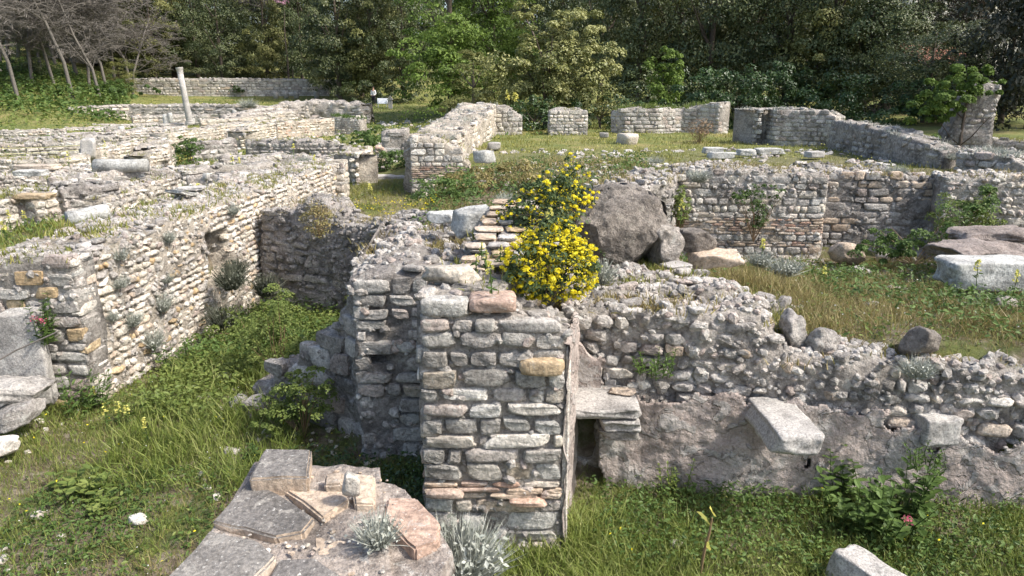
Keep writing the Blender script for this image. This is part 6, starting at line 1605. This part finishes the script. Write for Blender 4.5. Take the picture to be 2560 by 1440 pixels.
sx_ = X(976, 68, 1.9); sh = thing('gabled_stone', 'small grey house-shaped stone monument right of the information board', 'stone monument', (sx_, 68, H(sx_, 68)))
box('shaft', sh, (0, 0, .4), (.36, .3, .8), 'slab'); bm = bmesh.new()
vv = [bm.verts.new(c) for c in [(-.27, -.2, .8), (.27, -.2, .8), (.27, .2, .8), (-.27, .2, .8), (0, -.2, 1.15), (0, .2, 1.15)]]
for f in ((0, 1, 4), (1, 2, 5, 4), (2, 3, 5), (3, 0, 4, 5), (3, 2, 1, 0)): bm.faces.new([vv[i] for i in f])
me = bpy.data.meshes.new('gable'); bm.to_mesh(me); bm.free(); me.materials.append(M['slab']); link('gable', me, sh)
# white post and blue car glimpsed through the bare trees
cx_ = X(192, 100, 8); q = Y(192, 58, 100)
terr = thing('road_wall', 'grey roadside parapet behind the bare trees', 'wall', (cx_, 101.5, H(cx_, 101.5)))
hz = q.z - .7 - terr.location.z
box('parapet', terr, (0, 0, hz / 2), (9, 2, hz), 'mortar')
car = thing('parked_car', 'blue car parked on the road behind the bare trees', 'car', (cx_ - .2, 100.2, q.z - .68))
def car_body():
    bm = bmesh.new()
    prof = [(-2.1, .3), (-2.1, .75), (-1.9, .95), (-1.2, 1.0), (-.6, 1.42), (.8, 1.45), (1.5, 1.02), (2.05, .85), (2.15, .6), (2.15, .3)]
    fr = [bm.verts.new((x, -.85 + (.12 if z > 1.1 else 0), z)) for x, z in prof]; bk = [bm.verts.new((x, .85 - (.12 if z > 1.1 else 0), z)) for x, z in prof]
    bm.faces.new(fr); bm.faces.new(bk[::-1]); n = len(prof)
    for i in range(n): bm.faces.new((fr[i], bk[i], bk[(i + 1) % n], fr[(i + 1) % n]))
    bmesh.ops.recalc_face_normals(bm, faces=bm.faces[:]); bmesh.ops.bevel(bm, geom=bm.edges[:], offset=.05, segments=2, affect='EDGES')
    me = bpy.data.meshes.new('body'); bm.to_mesh(me); bm.free(); me.materials.append(M['blue']); return me
link('body', car_body(), car)
for x0, w0 in ((-.35, .75), (.5, .7)): box('window', car, (x0, -.80, 1.2), (w0, .06, .28), 'glass')
for x0 in (-1.35, 1.4):
    V_, F_ = lathe([(.33, -.1), (.33, .1)], 18); wh = link('wheel', mesh_np('wheel', V_, F_, M['rubber'], smooth=False), car, (x0, -.80, .33), (1.5708, 0, 0))
    V_, F_ = lathe([(.19, -.105), (.17, -.12)], 14); link('rim', mesh_np('rim', V_, F_, M['metal'], smooth=False), wh, (0, 0, .23))
q2 = Y(167, 60, 99); po = thing('sign_post', 'white post with dark lettering seen through the bare branches at the top left', 'sign', (q2.x, 99.0, H(q2.x, 99)))
topz = Y(160, 18, 99).z - po.location.z
box('post', po, (0, 0, topz / 2), (.16, .16, topz), 'metal'); box('board', po, (-.05, -.1, topz - 1.1), (.75, .06, 2.2), 'sign')
for i, ch in enumerate('AI'):
    cu = bpy.data.curves.new('letter', 'FONT'); cu.body = ch; cu.size = .6; cu.align_x = 'CENTER'; cu.extrude = .01
    tmp = bpy.data.objects.new('letter_curve', cu); COL.objects.link(tmp)
    lm = bpy.data.meshes.new_from_object(tmp.evaluated_get(bpy.context.evaluated_depsgraph_get())); bpy.data.objects.remove(tmp)
    lm.materials.clear(); lm.materials.append(M['cloth_black']); link('letter', lm, po, (-.2 + .3 * i, -.14, topz - .75), (1.5708, 0, 0))
# pale building and the tiled roof at the upper right
by = 96
x0, x1 = X(2262, by, 10), X(2580, by, 10)
bl = thing('building', 'pale tall building glimpsed between the trees at the upper right', 'building', ((x0 + x1) / 2, by, H((x0 + x1) / 2, by)))
bw = x1 - x0; bh = 26
box('wall', bl, (0, 5, bh / 2), (bw, 10, bh), 'render_wall')
for r in range(6):
    for c in range(4):
        xx = -bw / 2 + bw * (c + .5) / 4; zz = 6.2 + r * 3.1
        wd = box('window', bl, (xx, -.02, zz), (1.1, .16, 1.5), 'sign'); box('pane', wd, (xx, -.11, zz), (.9, .03, 1.3), 'glass')
        if c % 2 == 0: box('balcony', bl, (xx, -.55, zz - .95), (2.4, 1.1, .16), 'render_wall')
ry = 62; xa, xb = X(2292, ry, 5), X(2440, ry, 5); zr = Y(2300, 158, ry).z; zr2 = Y(2300, 112, ry + 3).z
hb = thing('tiled_house', 'low house with a red tiled roof behind the ivy-crowned tower', 'house', ((xa + xb) / 2, ry + 2, H((xa + xb) / 2, ry)))
hw = xb - xa; zz0 = zr - hb.location.z; zz1 = zr2 - hb.location.z
box('wall', hb, (0, 1.2, zz0 / 2), (hw, 3.5, zz0), 'render_wall')
rf = box('roof', hb, (0, 0, 0), (hw + .6, math.hypot(4.6, zz1 - zz0), .12), 'tile', (math.atan2(zz1 - zz0, 4.6), 0, 0)); rf.location = (0, .3, (zz0 + zz1) / 2 + .05)
V_, F_ = [], []
nT = int((hw + .6) / .24)
parts = []
for i in range(nT):
    xx = -(hw + .6) / 2 + .12 + i * .24; v, f, c_ = tube([(xx, -2.5, .09), (xx, 2.5, .09)], [.085, .085], 6, False); parts.append((v, f, None))
v, f, t_ = merge(parts); o = link('tile_rows', mesh_np('tile_rows', v, f, M['tile'], smooth=True), rf); o['kind'] = 'stuff'
for wx in (-hw * .28, hw * .1):
    wd = box('window', hb, (wx, -.6, zz0 * .55), (.9, .12, 1.1), 'sign'); box('pane', wd, (wx, -.67, zz0 * .55), (.75, .02, .95), 'glass')
# thin rope fence on the left
for i, (a_, b_) in enumerate((((-20, 386, 1.62), (222, 374, 1.72)), ((-20, 372, 1.78), (222, 362, 1.88)))):
    A_, B_ = G(*a_), G(*b_); mid = (A_ + B_) / 2 - Vector((0, 0, .03))
    V_, F_, C_ = tube([A_, mid, B_], [.010] * 3, 5); o = link('rope', mesh_np('rope', V_, [F_, C_], M['rope'])); tag(o, ['lower yellowish rope strung across the ruins at the left', 'upper yellowish rope strung across the ruins at the left'][i], 'rope')
V_, F_, C_ = tube([(-6.6, 8.4, .72), (-6.1, 8.6, 1.0), (-5.62, 8.75, 1.20)], [.012, .012, .009], 6); o = link('dead_branch', mesh_np('dead_branch', V_, [F_, C_], M['twig'])); tag(o, 'long dry branch leaning against the wall end at the left', 'branch')
